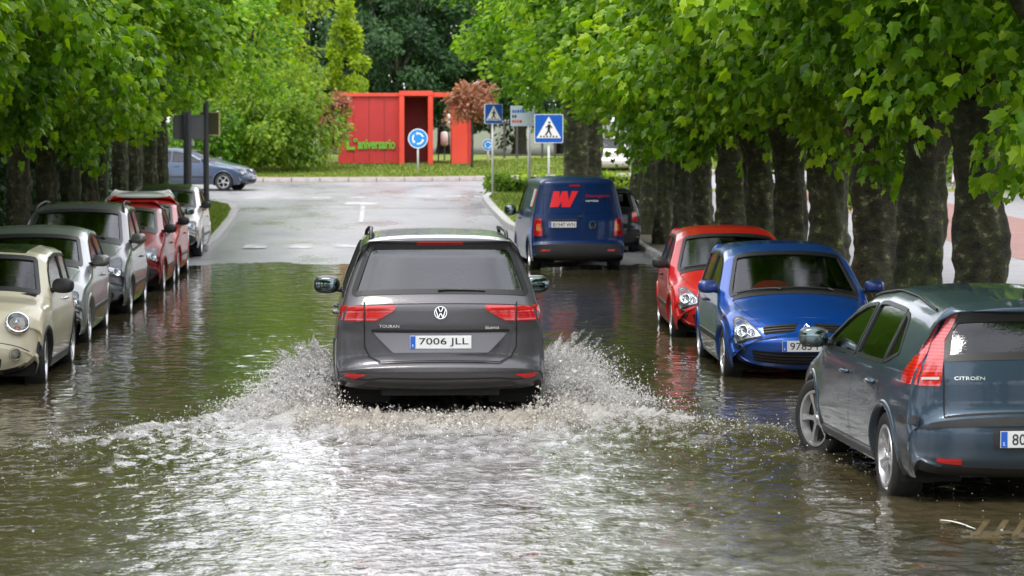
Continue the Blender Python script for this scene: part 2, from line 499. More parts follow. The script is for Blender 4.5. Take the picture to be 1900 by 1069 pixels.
        # arch lips and wheel wells, floor
        for yw in s.wheels:
            for sg, nm in ((-1, 'left'), (1, 'right')):
                r1 = s.wr + s.arch
                a0 = math.asin(max(-0.95, min(0.9, (s.zb + 0.0 - s.wr) / r1)))
                an = np.linspace(a0, math.pi - a0, 30)
                V = []; F = []
                for rr, of in ((r1 + 0.034, -0.002), (r1 + 0.026, 0.010), (r1 + 0.004, 0.012), (r1 - 0.012, 0.0), (r1 - 0.012, -0.07)):
                    yy = yw + rr * np.cos(an); zz = s.wr + rr * np.sin(an)
                    P, nn = s.surf(nm, yy, zz, 0.0)
                    P[:, 0] += sg * of
                    V.append(P)
                V = np.array(V); k = len(an)
                for i in range(4):
                    for j in range(k - 1): F.append((i * k + j, i * k + j + 1, (i + 1) * k + j + 1, (i + 1) * k + j))
                obj('arch_lip', mesh_data('arch_lip', V.reshape(-1, 3), F, s.arch_mat if hasattr(s, 'arch_mat') else s.mat), s.root)
                b = MB(); xo = s.hw * 0.93
                v = []; f = []
                an2 = np.linspace(-0.35, math.pi + 0.35, 20)
                for xx in (sg * xo, sg * (xo - 0.42)):
                    for a in an2: v.append((xx, yw + s.off + (r1 + .02) * math.cos(a), s.wr + (r1 + .02) * math.sin(a)))
                kk = len(an2)
                for j in range(kk - 1): f.append((j, j + 1, kk + j + 1, kk + j))
                f.append(tuple(range(kk, 2 * kk)))
                b.add(v, f).build('wheel_well', M['under'], s.root)
        b = MB()
        ya, yb = s.PY.min() + 0.14, s.PY.max() - 0.16
        ys = [ya] + sorted(s.wheels) + [yb]
        r1 = s.wr + s.arch
        b.box(-s.hw * .55, s.hw * .55, ya + s.off, yb + s.off, s.zb + 0.01, s.zb + 0.08)
        w0, w1 = sorted(s.wheels)
        b.box(-s.hw * .86, s.hw * .86, w0 + r1 + .02 + s.off, w1 - r1 - .02 + s.off, s.zb + 0.012, s.zb + 0.10)
        b.build('floor_pan', M['under'], s.root)
        return s
    # ---- generic surface patch
    def clampx(s, which, poly, mg=0.012):
        if which not in ('front', 'rear'): return [tuple(p) for p in poly]
        k = np.arange(len(s.XE)); out = []
        for a, b in poly:
            lim = float(np.interp(s.seg_index(which, b), k, s.XE)) - mg
            out.append((max(-lim, min(lim, a)), b))
        return out
    def patch(s, name, which, poly, mat, off=0.004, thick=None, step=0.05, parent=None, smooth=True, tilt=0.0, mg=0.012):
        poly = s.clampx(which, poly, mg)
        bm = bmesh.new()
        vs = [bm.verts.new((a, b, 0)) for a, b in poly]
        bm.faces.new(vs)
        A = np.array(poly); lo = A.min(0); hi = A.max(0)
        for ax in (0, 1):
            st = step
            for c in np.arange(lo[ax] + st * 0.5, hi[ax], st):
                co = [0, 0, 0]; no = [0, 0, 0]; co[ax] = c; no[ax] = 1
                bmesh.ops.bisect_plane(bm, geom=bm.verts[:] + bm.edges[:] + bm.faces[:], plane_co=co, plane_no=no)
        bnd = [e for e in bm.edges if len(e.link_faces) == 1]
        th = off + 0.003 if thick is None else thick
        if th > 0:
            r = bmesh.ops.extrude_edge_only(bm, edges=bnd)
            for v in [q for q in r['geom'] if isinstance(q, bmesh.types.BMVert)]: v.co.z = -1.0
        bm.verts.index_update()
        P2 = np.array([v.co[:] for v in bm.verts])
        P, n = s.surf(which, P2[:, 0], P2[:, 1], 0.0)
        lf = off + tilt * (hi[1] - P2[:, 1]) / max(hi[1] - lo[1], 1e-6)
        o = np.where(P2[:, 2] < -0.5, off - th, lf)
        P = P + n * o[:, None]
        F = [[v.index for v in f.verts] for f in bm.faces]
        bm.free()
        me = mesh_data(name, P, F, mat, smooth)
        bm = bmesh.new(); bm.from_mesh(me)
        for e in bm.edges:
            if len(e.link_faces) == 2 and e.calc_face_angle(0) > R(50): e.smooth = False
        bmesh.ops.recalc_face_normals(bm, faces=bm.faces)
        bm.to_mesh(me); bm.free()
        return obj(name, me, parent or s.root)
    def ring(s, name, which, poly, mat, w_in=0.022, w_out=0.012, off=0.005, parent=None):
        p = resample(s.clampx(which, poly, 0.012 + w_out), 0.04); o = np.array(offset_poly(p, -w_out)); i = np.array(offset_poly(p, w_in))
        P0, _ = s.surf(which, o[:, 0], o[:, 1], -0.002); P1, _ = s.surf(which, o[:, 0], o[:, 1], off)
        P2, _ = s.surf(which, i[:, 0], i[:, 1], off); P3, _ = s.surf(which, i[:, 0], i[:, 1], -0.012)
        V = np.concatenate([P0, P1, P2, P3]); n = len(p); F = []
        for r in range(3):
            for k in range(n): F.append((r * n + k, r * n + (k + 1) % n, (r + 1) * n + (k + 1) % n, (r + 1) * n + k))
        return obj(name, mesh_data(name, V, F, mat, False), parent or s.root)
    def line(s, which, pts, w=0.006, mat=None, off=0.0015, name='panel_gap', parent=None):
        """thin dark gap drawn as a narrow recess strip along a polyline"""
        pts = [np.array(p, float) for p in pts]; q = []
        for a, b in zip(pts[:-1], pts[1:]):
            k = max(1, int(np.linalg.norm(b - a) / 0.03))
            q += [a + (b - a) * j / k for j in range(k)]
        q.append(pts[-1]); q = np.array(q)
        t = np.gradient(q, axis=0); t /= (np.linalg.norm(t, axis=1)[:, None] + 1e-9); nn = np.stack([-t[:, 1], t[:, 0]], 1)
        a = q + nn * w / 2; b = q - nn * w / 2
        A, _ = s.surf(which, a[:, 0], a[:, 1], off); B, _ = s.surf(which, b[:, 0], b[:, 1], off)
        V = np.concatenate([A, B]); n = len(q)
        F = [(k, k + 1, n + k + 1, n + k) for k in range(n - 1)]
        return obj(name, mesh_data(name, V, F, mat or M['seam'], False), parent or s.root)
    def window(s, name, which, poly, glass, frame=True, w_in=0.016, w_out=0.011, inset=-0.008):
        """call before body(): registers the opening; glass and frame are built at once"""
        reg = {'rear': s.cut_rear, 'front': s.cut_front}.get(which, s.cut_side)
        if which != 'right': reg.append(poly)
        g = s.patch(name, which, poly, glass, off=inset, thick=0, step=0.08)
        if frame: s.ring('window_seal', which, poly, M['trim'], w_in, w_out, parent=g)
        return g
    def both(s, fn):
        fn('left'); fn('right')
    # ---- parts
    def add_wheels(s, style='five', rim=0.205, width=0.2, steer=0.0, mat=None, inset=0.035):
        mat = mat or M['alloy']; r = s.wr
        ty = MB().lathe([(rim, -width / 2 + .01), (rim + .02, -width / 2), (r - .03, -width / 2 - .004), (r - .008, -width / 2 + .012), (r, -width / 2 + .035),
                         (r + .001, 0), (r, width / 2 - .035), (r - .008, width / 2 - .012), (r - .03, width / 2 + .004), (rim + .02, width / 2), (rim, width / 2 - .01)], 'x', 40).data('tyre', M['tyre'], smooth=True)
        bd = MB().lathe([(0.0, width / 2 - .075), (rim * .97, width / 2 - .075), (rim * .97, -width / 2 + .02), (0, -width / 2 + .02)], 'x', 28).data('wheel', M['under'])
        rb = MB(); xo = width / 2
        rb.lathe([(rim - .005, -xo + .03), (rim - .005, xo - .012), (rim + .006, xo - .004), (rim + .004, xo + .002), (rim - .016, xo), (rim - .022, xo - .03), (rim - .03, xo - .06)], 'x', 40)
        rb.lathe([(0, xo - .004), (.024, xo - .006), (.03, xo - .016), (.055, xo - .022), (.06, xo - .07)], 'x', 20)
        ns = {'five': 5, 'multi': 9, 'cap': 7, 'seven': 7}[style]
        for k in range(ns):
            a = 2 * math.pi * k / ns + 0.3
            wd0, wd1 = {'five': (.036, .055), 'multi': (.018, .022), 'cap': (.038, .062), 'seven': (.024, .032)}[style]
            c, q = math.cos(a), math.sin(a); v = []
            for rr, ww, xf in ((.03, wd0, -.018), (rim * .55, wd0 * .85, -.012), (rim - .012, wd1, -.006)):
                for sg2 in (-1, 1):
                    y_, z_ = rr * c - sg2 * ww / 2 * q, rr * q + sg2 * ww / 2 * c
                    v.append((xo + xf, y_, z_)); v.append((xo + xf - .035, y_ * .98, z_ * .98))
            f = []
            for i in range(2):
                o_ = i * 4
                f += [(o_, o_ + 4, o_ + 6, o_ + 2), (o_, o_ + 1, o_ + 5, o_ + 4), (o_ + 2, o_ + 6, o_ + 7, o_ + 3)]
            rb.add(v, f)
        rm = rb.data('rim', mat, auto=35)
        for i, yw in enumerate(sorted(s.wheels)):
            for sg in (-1, 1):
                x = sg * (s.hw - inset - width / 2)
                w = obj('wheel', bd, s.root, loc=(x, yw + s.off, r))
                w.rotation_euler = (random.uniform(0, 6), 0, (math.pi if sg < 0 else 0) + (steer if i == 1 else 0))
                obj('tyre', ty, w); obj('rim', rm, w)
    def plate(s, which, zc, chars, w=0.52, h=0.11, x=0.0, off=0.012, tilt=0.0):
        P, n = s.surf(which, np.array([x]), np.array([zc]), off)
        P = P[0]; n = n[0]
        b = MB().rbox(-w / 2, w / 2, -0.006, 0.006, -h / 2, h / 2, 0.004)
        o = b.build('number_plate', M['plate_white'], s.root)
        yaw = math.atan2(n[0], -n[1]) if which == 'rear' else math.atan2(-n[0], n[1]) + math.pi
        o.location = P; o.rotation_euler = (tilt, 0, yaw)
        MB().box(-w / 2 + .003, -w / 2 + .046, -0.0085, -0.004, -h / 2 + .003, h / 2 - .003).build('country_strip', M['plate_blue'], o)
        t = text_mesh('E', M['plate_white'], 0.022, None, 0.001); obj('lettering', t, o, loc=(-w / 2 + .024, -0.0087, -h * .25))
        if chars:
            t = text_mesh(chars, M['ink'], h * .66, w * .80, 0.002, bold=0.004); obj('lettering', t, o, loc=(.026, -0.0065, 0))
        return o
    def badge(s, which, x, z, me, name, off=0.006, scale=1.0, parent=None):
        P, n = s.surf(which, np.array([x]), np.array([z]), off); P = P[0]; n = Vector(n[0])
        o = obj(name, me, parent or s.root)
        zax = Vector((0, 0, 1)) - n * n.z; zax.normalize(); yax = -n; xax = yax.cross(zax)
        o.matrix_local = Matrix.Translation(P) @ Matrix((xax, yax, zax)).transposed().to_4x4() @ Matrix.Scale(scale, 4)
        return o
    def mirror(s, y, z, mat, size=(0.11, 0.055, 0.075), out=0.10, glass=True):
        for sg, nm in ((-1, 'left'), (1, 'right')):
            P, n = s.surf(nm, np.array([y]), np.array([z - .02]), 0.0); x0 = P[0][0]; yy = P[0][1]
            c = (x0 + sg * (out + size[0] * .6), yy, z + .02)
            b = MB().ellipsoid((0, 0, 0), size, 0.75, 18, 12)
            o = b.build('door_mirror', mat, s.root, smooth=True); o.location = c; o.rotation_euler = (0, 0, sg * R(6))
            MB().tube([(x0 - sg * c[0] * 0 - c[0] - sg * .02, 0.0, -.05), (-sg * size[0] * .5, 0, -.04)], [.028, .022], 8).build('stalk', M['black_plastic'], o, smooth=True)
            if glass:
                gm = MB().ellipsoid((0, -size[1] * .80, 0), (size[0] * .86, size[1] * .30, size[2] * .84), 0.75, 18, 10)
                gm.build('mirror_glass', M['mirror'], o, smooth=True)
    def interior(s, ycowl, yseat, zseat=0.55, ztop=1.1, rear_y=None, lhd=True, rear=True):
        hw = s.hw * .8; o = s.off
        zb = s.zb
        yr = rear_y if rear_y is not None else 0.35
        tub = MB().box(-hw, hw, yr + o, ycowl + .12 + o, zb + .1, zb + .13)
        tub.box(-hw, -hw + .03, yr + o, ycowl + o, zb + .13, ztop - .28); tub.box(hw - .03, hw, yr + o, ycowl + o, zb + .13, ztop - .28)
        tub.build('cabin_floor', M['dark'], s.root)
        MB().rbox(-hw, hw, ycowl - .42 + o, ycowl + .05 + o, zb + .3, ztop - .24, .06).build('dashboard', M['dark'], s.root, auto=40)
        sb = MB(); sb.rbox(-.24, .24, -.25, .25, -.07, .08, .05)
        back = MB().rbox(-.24, .24, -.07, .07, 0, .60, .05); back.xf(Matrix.Translation((0, -.22, .03)) @ Matrix.Rotation(R(14), 4, 'X')); sb.add(back.v, back.f)
        hr = MB().rbox(-.13, .13, -.05, .05, .64, .84, .04); hr.xf(Matrix.Translation((0, -.22, .03)) @ Matrix.Rotation(R(12), 4, 'X')); sb.add(hr.v, hr.f)
        sd = sb.data('seat', M['seat'], auto=50)
        for sg in (-1, 1): obj('seat', sd, s.root, loc=(sg * hw * .48, yseat + o, zseat - .05))
        if rear:
            for sg in (-1, 1): obj('seat', sd, s.root, loc=(sg * hw * .48, yseat - .92 + o, zseat - .08))
        st = MB(); st.lathe([(.17 + .014 * math.cos(a), .014 * math.sin(a)) for a in np.linspace(0, 2 * math.pi, 7)[:-1]], 'y', 24, close=True)
        st.box(-.16, .16, -.01, .01, -.03, .03)
        st.build('steering_wheel', M['black_plastic'], s.root, loc=(-hw * .48, ycowl - .55 + o, ztop - .3), rot=(R(-25), 0, 0))
    def wiper(s, which, pts, parent=None):
        P, n = s.surf(which, np.array([p[0] for p in pts]), np.array([p[1] for p in pts]), 0.018)
        MB().tube([tuple(q) for q in P], [.014, .010] + [.007] * (len(pts) - 2) if len(pts) > 2 else .008, 6).build('wiper', M['black_plastic'], parent or s.root)
    def handle(s, which, y, z, w=0.2, mat=None):
        P, n = s.surf(which, np.array([y - w / 2, y - w / 4, y + w / 4, y + w / 2]), np.array([z] * 4), 0.0)
        sg = -1 if which == 'left' else 1
        P[1:3, 0] += sg * .03
        P[[0, 3], 0] += sg * .004
        MB().tube([tuple(q) for q in P], .014, 8).build('door_handle', mat or s.mat, s.root, smooth=True)
    def lamp_round(s, which, x, z, r, name='headlight', bezel=None, off=0.0, depth=0.03, ring_w=0.012):
        P, n = s.surf(which, np.array([x]), np.array([z]), off); P = P[0]; n = Vector(n[0])
        b = MB().lathe([(0, -depth), (r * .5, -depth * .9), (r * .95, 0), (r, .006)], 'y', 28)
        o = b.build(name, M['reflector'], s.root, smooth=True)
        zax = Vector((0, 0, 1)) - n * n.z; zax.normalize(); yax = n; xax = yax.cross(zax)
        o.matrix_local = Matrix.Translation(P) @ Matrix((xax, yax, zax)).transposed().to_4x4()
        MB().lathe([(r - .002, .004), (r, .014), (r + ring_w, .010), (r + ring_w + .004, -.02)], 'y', 28).build('bezel', bezel or M['chrome'], o, smooth=True)
        MB().lathe([(0, .020), (r * .4, .018), (r * .8, .011), (r, .004)], 'y', 28).build('lens', M['lens_clear'], o, smooth=True)
        return o
    def headlight(s, which, poly, bulbs=(), name='headlight', back=None):
        """recessed reflector bowl under a clear lens"""
        poly = s.clampx(which, poly, 0.02)
        o = s.patch(name, which, poly, back or M['reflector'], off=0.004, thick=0.006, step=0.04)
        s.ring('bezel', which, poly, M['trim'], 0.006, 0.006, 0.006, parent=o)
        for (x, z, r) in bulbs:
            P, n = s.surf(which, np.array([x]), np.array([z]), 0.008); P = P[0]; nv = Vector(n[0])
            d = MB().lathe([(0, -.004), (r * .35, -.002), (r * .40, .006), (r * .9, .004), (r, .010), (r * 1.12, .004)], 'y', 22).data('reflector_bowl', M['chrome'], smooth=True)
            q = obj('reflector_bowl', d, o)
            zax = Vector((0, 0, 1)) - nv * nv.z; zax.normalize(); xax = nv.cross(zax)
            q.matrix_local = Matrix.Translation(P) @ Matrix((xax, nv, zax)).transposed().to_4x4()
        s.patch('lens', which, offset_poly(resample(poly, 0.03), 0.004), M['lens_clear'], off=0.022, thick=0.018, step=0.04, parent=o)
        return o
    def place(s, x, y, z, rz, anchor):
        """anchor 'rear'/'front': the bumper end that stands at (x, y)"""
        a = s.L / 2
        c, q = math.cos(rz), math.sin(rz)
        oy = a if anchor == 'rear' else -a
        s.root.location = (x - q * oy, y + c * oy, z); s.root.rotation_euler = (0, 0, rz)

# emblems
def emblem_ring_vw():
    b = MB()
    r = 0.055
    b.lathe([(r - .007, -.004), (r - .007, -.010), (r, -.010), (r, -.004)], 'y', 32, close=True)
    def stroke(p, q, w=0.009):
        p = Vector((p[0], 0, p[1])); q = Vector((q[0], 0, q[1])); t = (q - p).normalized(); n = Vector((-t.z, 0, t.x)) * w / 2
        v = []
        for d in (-.003, -.009):
            for a in (p + n, p - n, q - n, q + n): v.append((a.x, d, a.z))
        b.add(v, [(4, 5, 6, 7), (0, 1, 5, 4), (1, 2, 6, 5), (2, 3, 7, 6), (3, 0, 4, 7)])
    for sg in (-1, 1):
        stroke((sg * .022, .045), (sg * .003, .006)); stroke((sg * .042, .028), (sg * .020, -.044)); stroke((sg * .020, -.044), (sg * .002, -.006))
    return b.data('emblem', M['chrome'])
def emblem_diamond():
    b = MB()
    o = [(0, .062), (.042, 0), (0, -.062), (-.042, 0)]; i = [(0, .036), (.022, 0), (0, -.036), (-.022, 0)]
    v = [(x, -.004, z) for x, z in o] + [(x * .82, -.012, z * .82) for x, z in o] + [(x, -.010, z) for x, z in i] + [(x, -.002, z) for x, z in i]
    f = []
    for r in range(3):
        for k in range(4): f.append((r * 4 + k, r * 4 + (k + 1) % 4, (r + 1) * 4 + (k + 1) % 4, (r + 1) * 4 + k))
    b.add(v, f)
    return b.data('emblem', M['chrome'])
def emblem_chevrons():
    b = MB()
    for dz in (0.0, .045):
        for sg in (-1, 1):
            v = []
            for d in (-.003, -.010):
                v += [(0, d, dz + .03), (0, d, dz), (sg * .06, d, dz - .04), (sg * .06, d, dz - .012)]
            b.add(v, [(4, 5, 6, 7), (0, 1, 5, 4), (1, 2, 6, 5), (2, 3, 7, 6), (3, 0, 4, 7)])
    return b.data('emblem', M['chrome'])
# ------------------------------------------------------------------ the cars
def ztop(c, y):
    ye = c.PY + c.NY * c.PD; ze = c.PZ + c.NZ * c.PD
    o = np.argsort(ye); return np.interp(y, ye[o], gsmooth(ze[o], 1.0))

def xedge(c, which, z):
    return np.interp(c.seg_index(which, z), np.arange(len(c.XE)), c.XE)

def screen_poly(c, which, z0, z1, m0=0.06, m1=0.06, bow=0.0, r=0.05):
    zs = np.linspace(z0, z1, 6); mm = np.linspace(m0, m1, 6)
    right = [(float(xedge(c, which, z) - m), float(z)) for z, m in zip(zs, mm)]
    poly = right + [(-x, z) for x, z in right[::-1]]
    rr = [r] + [0] * 4 + [r] + [r] + [0] * 4 + [r]
    return round_poly(poly, rr, 4)

def dlo(c, y0, y1, b0, b1, m=0.07, r=0.03, n=9):
    """side window between y0 and y1, sill from b0 to b1, top following the roof rail"""
    ys = np.linspace(y0, y1, n); bot = np.linspace(b0, b1, n); top = ztop(c, ys) - m
    ok = top > bot + 0.03
    ys, bot, top = ys[ok], bot[ok], top[ok]
    poly = [(float(ys[0]), float(bot[0])), (float(ys[-1]), float(bot[-1]))] + [(float(a), float(b)) for a, b in zip(ys[::-1], top[::-1])]
    k = len(poly)
    rr = [r * .5, r * .5, r] + [0.0] * (k - 4) + [r]
    return round_poly(poly, rr, 4)

def side_windows(c, spans, belt, glass=None, m=0.07):
    y_lo = spans[0][0]; y_hi = spans[-1][1]
    bz = lambda y: belt[0] + (belt[1] - belt[0]) * (y - y_lo) / (y_hi - y_lo)
    for (a, b) in spans:
        poly = dlo(c, a, b, bz(a), bz(b), m)
        for w in ('left', 'right'): c.window('side_window', w, poly, glass or M['glass'])

def doors(c, gaps, zlo, belt, handles, hmat=None):
    for w in ('left', 'right'):
        for y in gaps: c.line(w, [(y, zlo), (y, belt)], 0.007)
        c.line(w, [(gaps[0] if len(gaps) > 1 else gaps[0], zlo), (gaps[-1], zlo)], 0.006)
        for (y, z) in handles: c.handle(w, y, z, mat=hmat)

EMB_VW = emblem_ring_vw(); EMB_DIA = emblem_diamond(); EMB_CHEV = emblem_chevrons()

P_ = {}
P_['grey'] = paint('charcoal_metallic_paint', (0.084, 0.083, 0.092), 0.55, 0.36)
P_['steelblue'] = paint('blue_grey_metallic_paint', (0.036, 0.062, 0.094), 0.5, 0.36)
P_['blue'] = paint('bright_blue_metallic_paint', (0.002, 0.074, 0.40), 0.45, 0.34)
P_['red'] = paint('red_paint', (0.60, 0.004, 0.008), 0.0, 0.35, 0.7)
P_['darkred'] = paint('dark_red_paint', (0.23, 0.003, 0.008), 0.0, 0.35, 0.6)
P_['orangered'] = paint('orange_red_paint', (0.42, 0.013, 0.005), 0.0, 0.35, 0.6)
P_['cream'] = paint('cream_paint', (0.66, 0.60, 0.44), 0.0, 0.35)
P_['silver'] = paint('silver_paint', (0.31, 0.325, 0.33), 0.6, 0.34)
P_['midgrey'] = paint('mid_grey_paint', (0.15, 0.156, 0.168), 0.55, 0.36)
P_['white'] = paint('white_paint_car', (0.72, 0.73, 0.72), 0.0, 0.35)
P_['navy'] = paint('navy_paint', (0.001, 0.020, 0.095), 0.1, 0.32, 0.45)
P_['black'] = paint('black_paint', (0.010, 0.011, 0.014), 0.2, 0.35)
P_['slate'] = paint('slate_blue_paint', (0.065, 0.095, 0.15), 0.5, 0.36)
P_['champagne'] = paint('pale_silver_paint', (0.62, 0.58, 0.56), 0.5, 0.36)
M['bumper_grey'] = plain('grey_bumper_plastic', (0.11, 0.115, 0.13), 0.5, noise=0.15)
M['blue_stripe'] = plain('blue_film', (0.006, 0.07, 0.55), 0.35, coat=0.5)
M['red_film'] = plain('red_film', (0.72, 0.008, 0.02), 0.35, coat=0.5)
M['red_film_dark'] = plain('dark_red_film', (0.35, 0.006, 0.03), 0.35, coat=0.5)
M['hazard_cloth'] = plain('red_cloth', (0.5, 0.04, 0.03), 0.9)

# ---- 1. grey people carrier ploughing through the flood
def touran():
    c = Car('people_carrier', 4.53, 0.915,
        [(0.20, .315, .05), (0.07, .345, .10), (0.015, .42, .12), (0.0, .50, .13), (0.0, .535, .13), (0.035, .565, .12), (0.062, .60, .10), (0.066, .68, .09), (0.066, .83, .08),
         (0.048, .88, .08), (0.044, 1.03, .075), (0.050, 1.045, .075), (0.105, 1.145, .075), (0.27, 1.545, .06), (0.215, 1.585, .05), (0.235, 1.615, .05), (0.42, 1.635, .045), (1.3, 1.665, .05),
         (2.3, 1.645, .055), (2.85, 1.585, .07), (3.62, 1.12, .13), (3.72, 1.06, .12), (4.15, .95, .07), (4.36, .84, .16), (4.46, .70, .26), (4.5, .55, .30), (4.5, .40, .28), (4.42, .27, .2)],
        [(.2, .90), (.30, .955), (.45, .995), (.6, 1.0), (.8, .99), (.95, .965), (1.06, .93), (1.17, .895), (1.53, .745), (1.60, .70), (1.7, .62)],
        [(-.3, .93), (0.0, .955), (.35, .985), (.9, 1.0), (3.2, 1.0), (3.9, .97), (4.3, .93), (4.8, .88)],
        P_['grey'], (0.86, 3.55), wr=0.325, sm=1.6, st=2)
    rw = screen_poly(c, 'rear', 1.165, 1.54, .03, .028, r=.05)
    g = c.window('rear_window', 'rear', rw, M['glass_tail'], w_in=.022, w_out=.02)
    ws = screen_poly(c, 'front', 1.13, 1.56, .07, .06); c.window('windscreen', 'front', ws, M['glass_clear'], w_in=.04)
    side_windows(c, [(.55, 1.0), (1.07, 2.05), (2.12, 3.2)], (1.13, 1.05))
    c.body()
    # upper body features on the tail
    for sg in (-1, 1):
        m = (lambda p: p) if sg > 0 else mirror_x
        inner = m(round_poly([(.385, 1.055), (.63, 1.055), (.63, .915), (.545, .920), (.40, 1.005), (.375, 1.035)], .012))
        t = c.patch('tail_light', 'rear', inner, M['red_lens_bright'], .012, step=.03)
        outer = m(round_poly([(.638, 1.055), (.80, 1.06), (.832, 1.04), (.842, .95), (.83, .915), (.638, .915)], .012))
        t2 = c.patch('tail_light', 'rear', outer, M['red_lens'], .012, step=.03)
        c.patch('reversing_strip', 'rear', m([(.55, .925), (.626, .925), (.626, .945), (.52, .945)]), M['pink_lens'], .015, step=.03, parent=t)
        c.patch('reversing_strip', 'rear', m([(.645, .925), (.83, .925), (.835, .943), (.645, .943)]), M['pink_lens'], .015, step=.03, parent=t2)
        c.patch('lit_strip', 'rear', m([(.42, 1.028), (.62, 1.03), (.62, 1.005), (.44, 1.0)]), M['red_lens'], .0145, step=.03, parent=t)
        c.patch('side_lamp', 'left' if sg < 0 else 'right', round_poly([(.125, .92), (.30, .965), (.24, 1.04), (.125, 1.05)], .02), M['red_lens'], .010, step=.04)
        c.patch('reflector', 'rear', m(round_poly([(.62, .465), (.82, .455), (.80, .405), (.72, .405)], .01)), M['red_lens'], .008, step=.04)
        # roof rail
        ys = np.linspace(.55, 2.75, 14); zt = ztop(c, ys); pts = []
        for i, (y, z) in enumerate(zip(ys, zt)):
            x = float(c.W(np.array([y]), np.array([z]))[0]) - .05
            pts.append((sg * x, y + c.off, z + (.055 if 0 < i < 13 else .005)))
        MB().tube(pts, .017, 8).build('roof_rail', M['black_plastic'], c.root, smooth=True)
    # plate recess (brighter ledge) and plate
    rec = round_poly([(-.575, .822), (.575, .822), (.40, .652), (-.40, .652)], .012)
    c.patch('plate_recess', 'rear', rec, P_['grey'], .002, thick=.006, step=.06, tilt=.055)
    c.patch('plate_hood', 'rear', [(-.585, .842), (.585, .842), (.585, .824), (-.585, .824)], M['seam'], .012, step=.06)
    c.plate('rear', .742, '7006 JLL', off=.044)
    # tailgate seam, handle ledge
    c.line('rear', [(-.645, 1.09), (-.645, .70), (-.60, .62), (-.50, .575), (.50, .575), (.60, .62), (.645, .70), (.645, 1.09)], .010, off=.0155)
    c.line('rear', [(-.82, 1.06), (-.645, 1.065), (.645, 1.065), (.82, 1.06)], .006, off=.003)
    c.patch('bumper_ledge', 'rear', round_poly([(-.70, .525), (.70, .525), (.72, .495), (-.72, .495)], .01), P_['grey'], .012, step=.06)
    c.patch('lower_valance', 'rear', round_poly([(-.60, .395), (.60, .395), (.68, .335), (-.68, .335)], .02), M['black_plastic'], .006, step=.06)
    c.line('rear', [(-.80, .40), (-.62, .405), (-.50, .43), (.50, .43), (.62, .405), (.80, .40)], .012, off=.003)
    c.badge('rear', 0, .992, EMB_VW, 'emblem', .008, 1.0)
    bk = MB().lathe([(0, -.002), (.054, -.002), (.054, .01)], 'y', 28).data('emblem_disc', M['ink']); c.badge('rear', 0, .992, bk, 'emblem_disc', .008)
    c.badge('rear', -.435, .875, text_mesh('TOURAN', M['chrome'], .026, .17, .002), 'lettering', .004)
    c.badge('rear', .44, .862, text_mesh('bluemot', M['white'], .030, .115, .002), 'lettering', .004)
    c.patch('brake_light', 'rear', round_poly([(-.20, 1.578), (.20, 1.578), (.20, 1.560), (-.20, 1.560)], .006), M['red_lens'], .006, step=.05)
    c.wiper('rear', [(-.02, 1.175), (.05, 1.178), (.20, 1.176), (.38, 1.172)], g)
    c.add_wheels('seven', .215, .21)
    c.mirror(3.02, 1.06, P_['grey'], (.125, .065, .085), .07)
    doors(c, [1.05, 2.08, 3.25], .33, 1.05, [(1.35, .92), (2.35, .92)])
    c.interior(3.6, 2.2, .62, 1.32, rear_y=.25)
    # rear-view mirror seen through the rear window
    MB().rbox(-.12, .12, -.02, .02, -.035, .035, .015).build('inner_mirror', M['black_plastic'], c.root, loc=(0, 3.0 + c.off, 1.44))
    return c
CAR = {}
CAR['touran'] = touran()
CAR['touran'].place(0.545, 23.25, -0.09, R(0.3), 'rear')
CAR['touran'].root.scale = (1.022, 1, 1.025)
tag(CAR['touran'].root, 'charcoal grey people carrier driving away through the flood, throwing up spray', 'car')

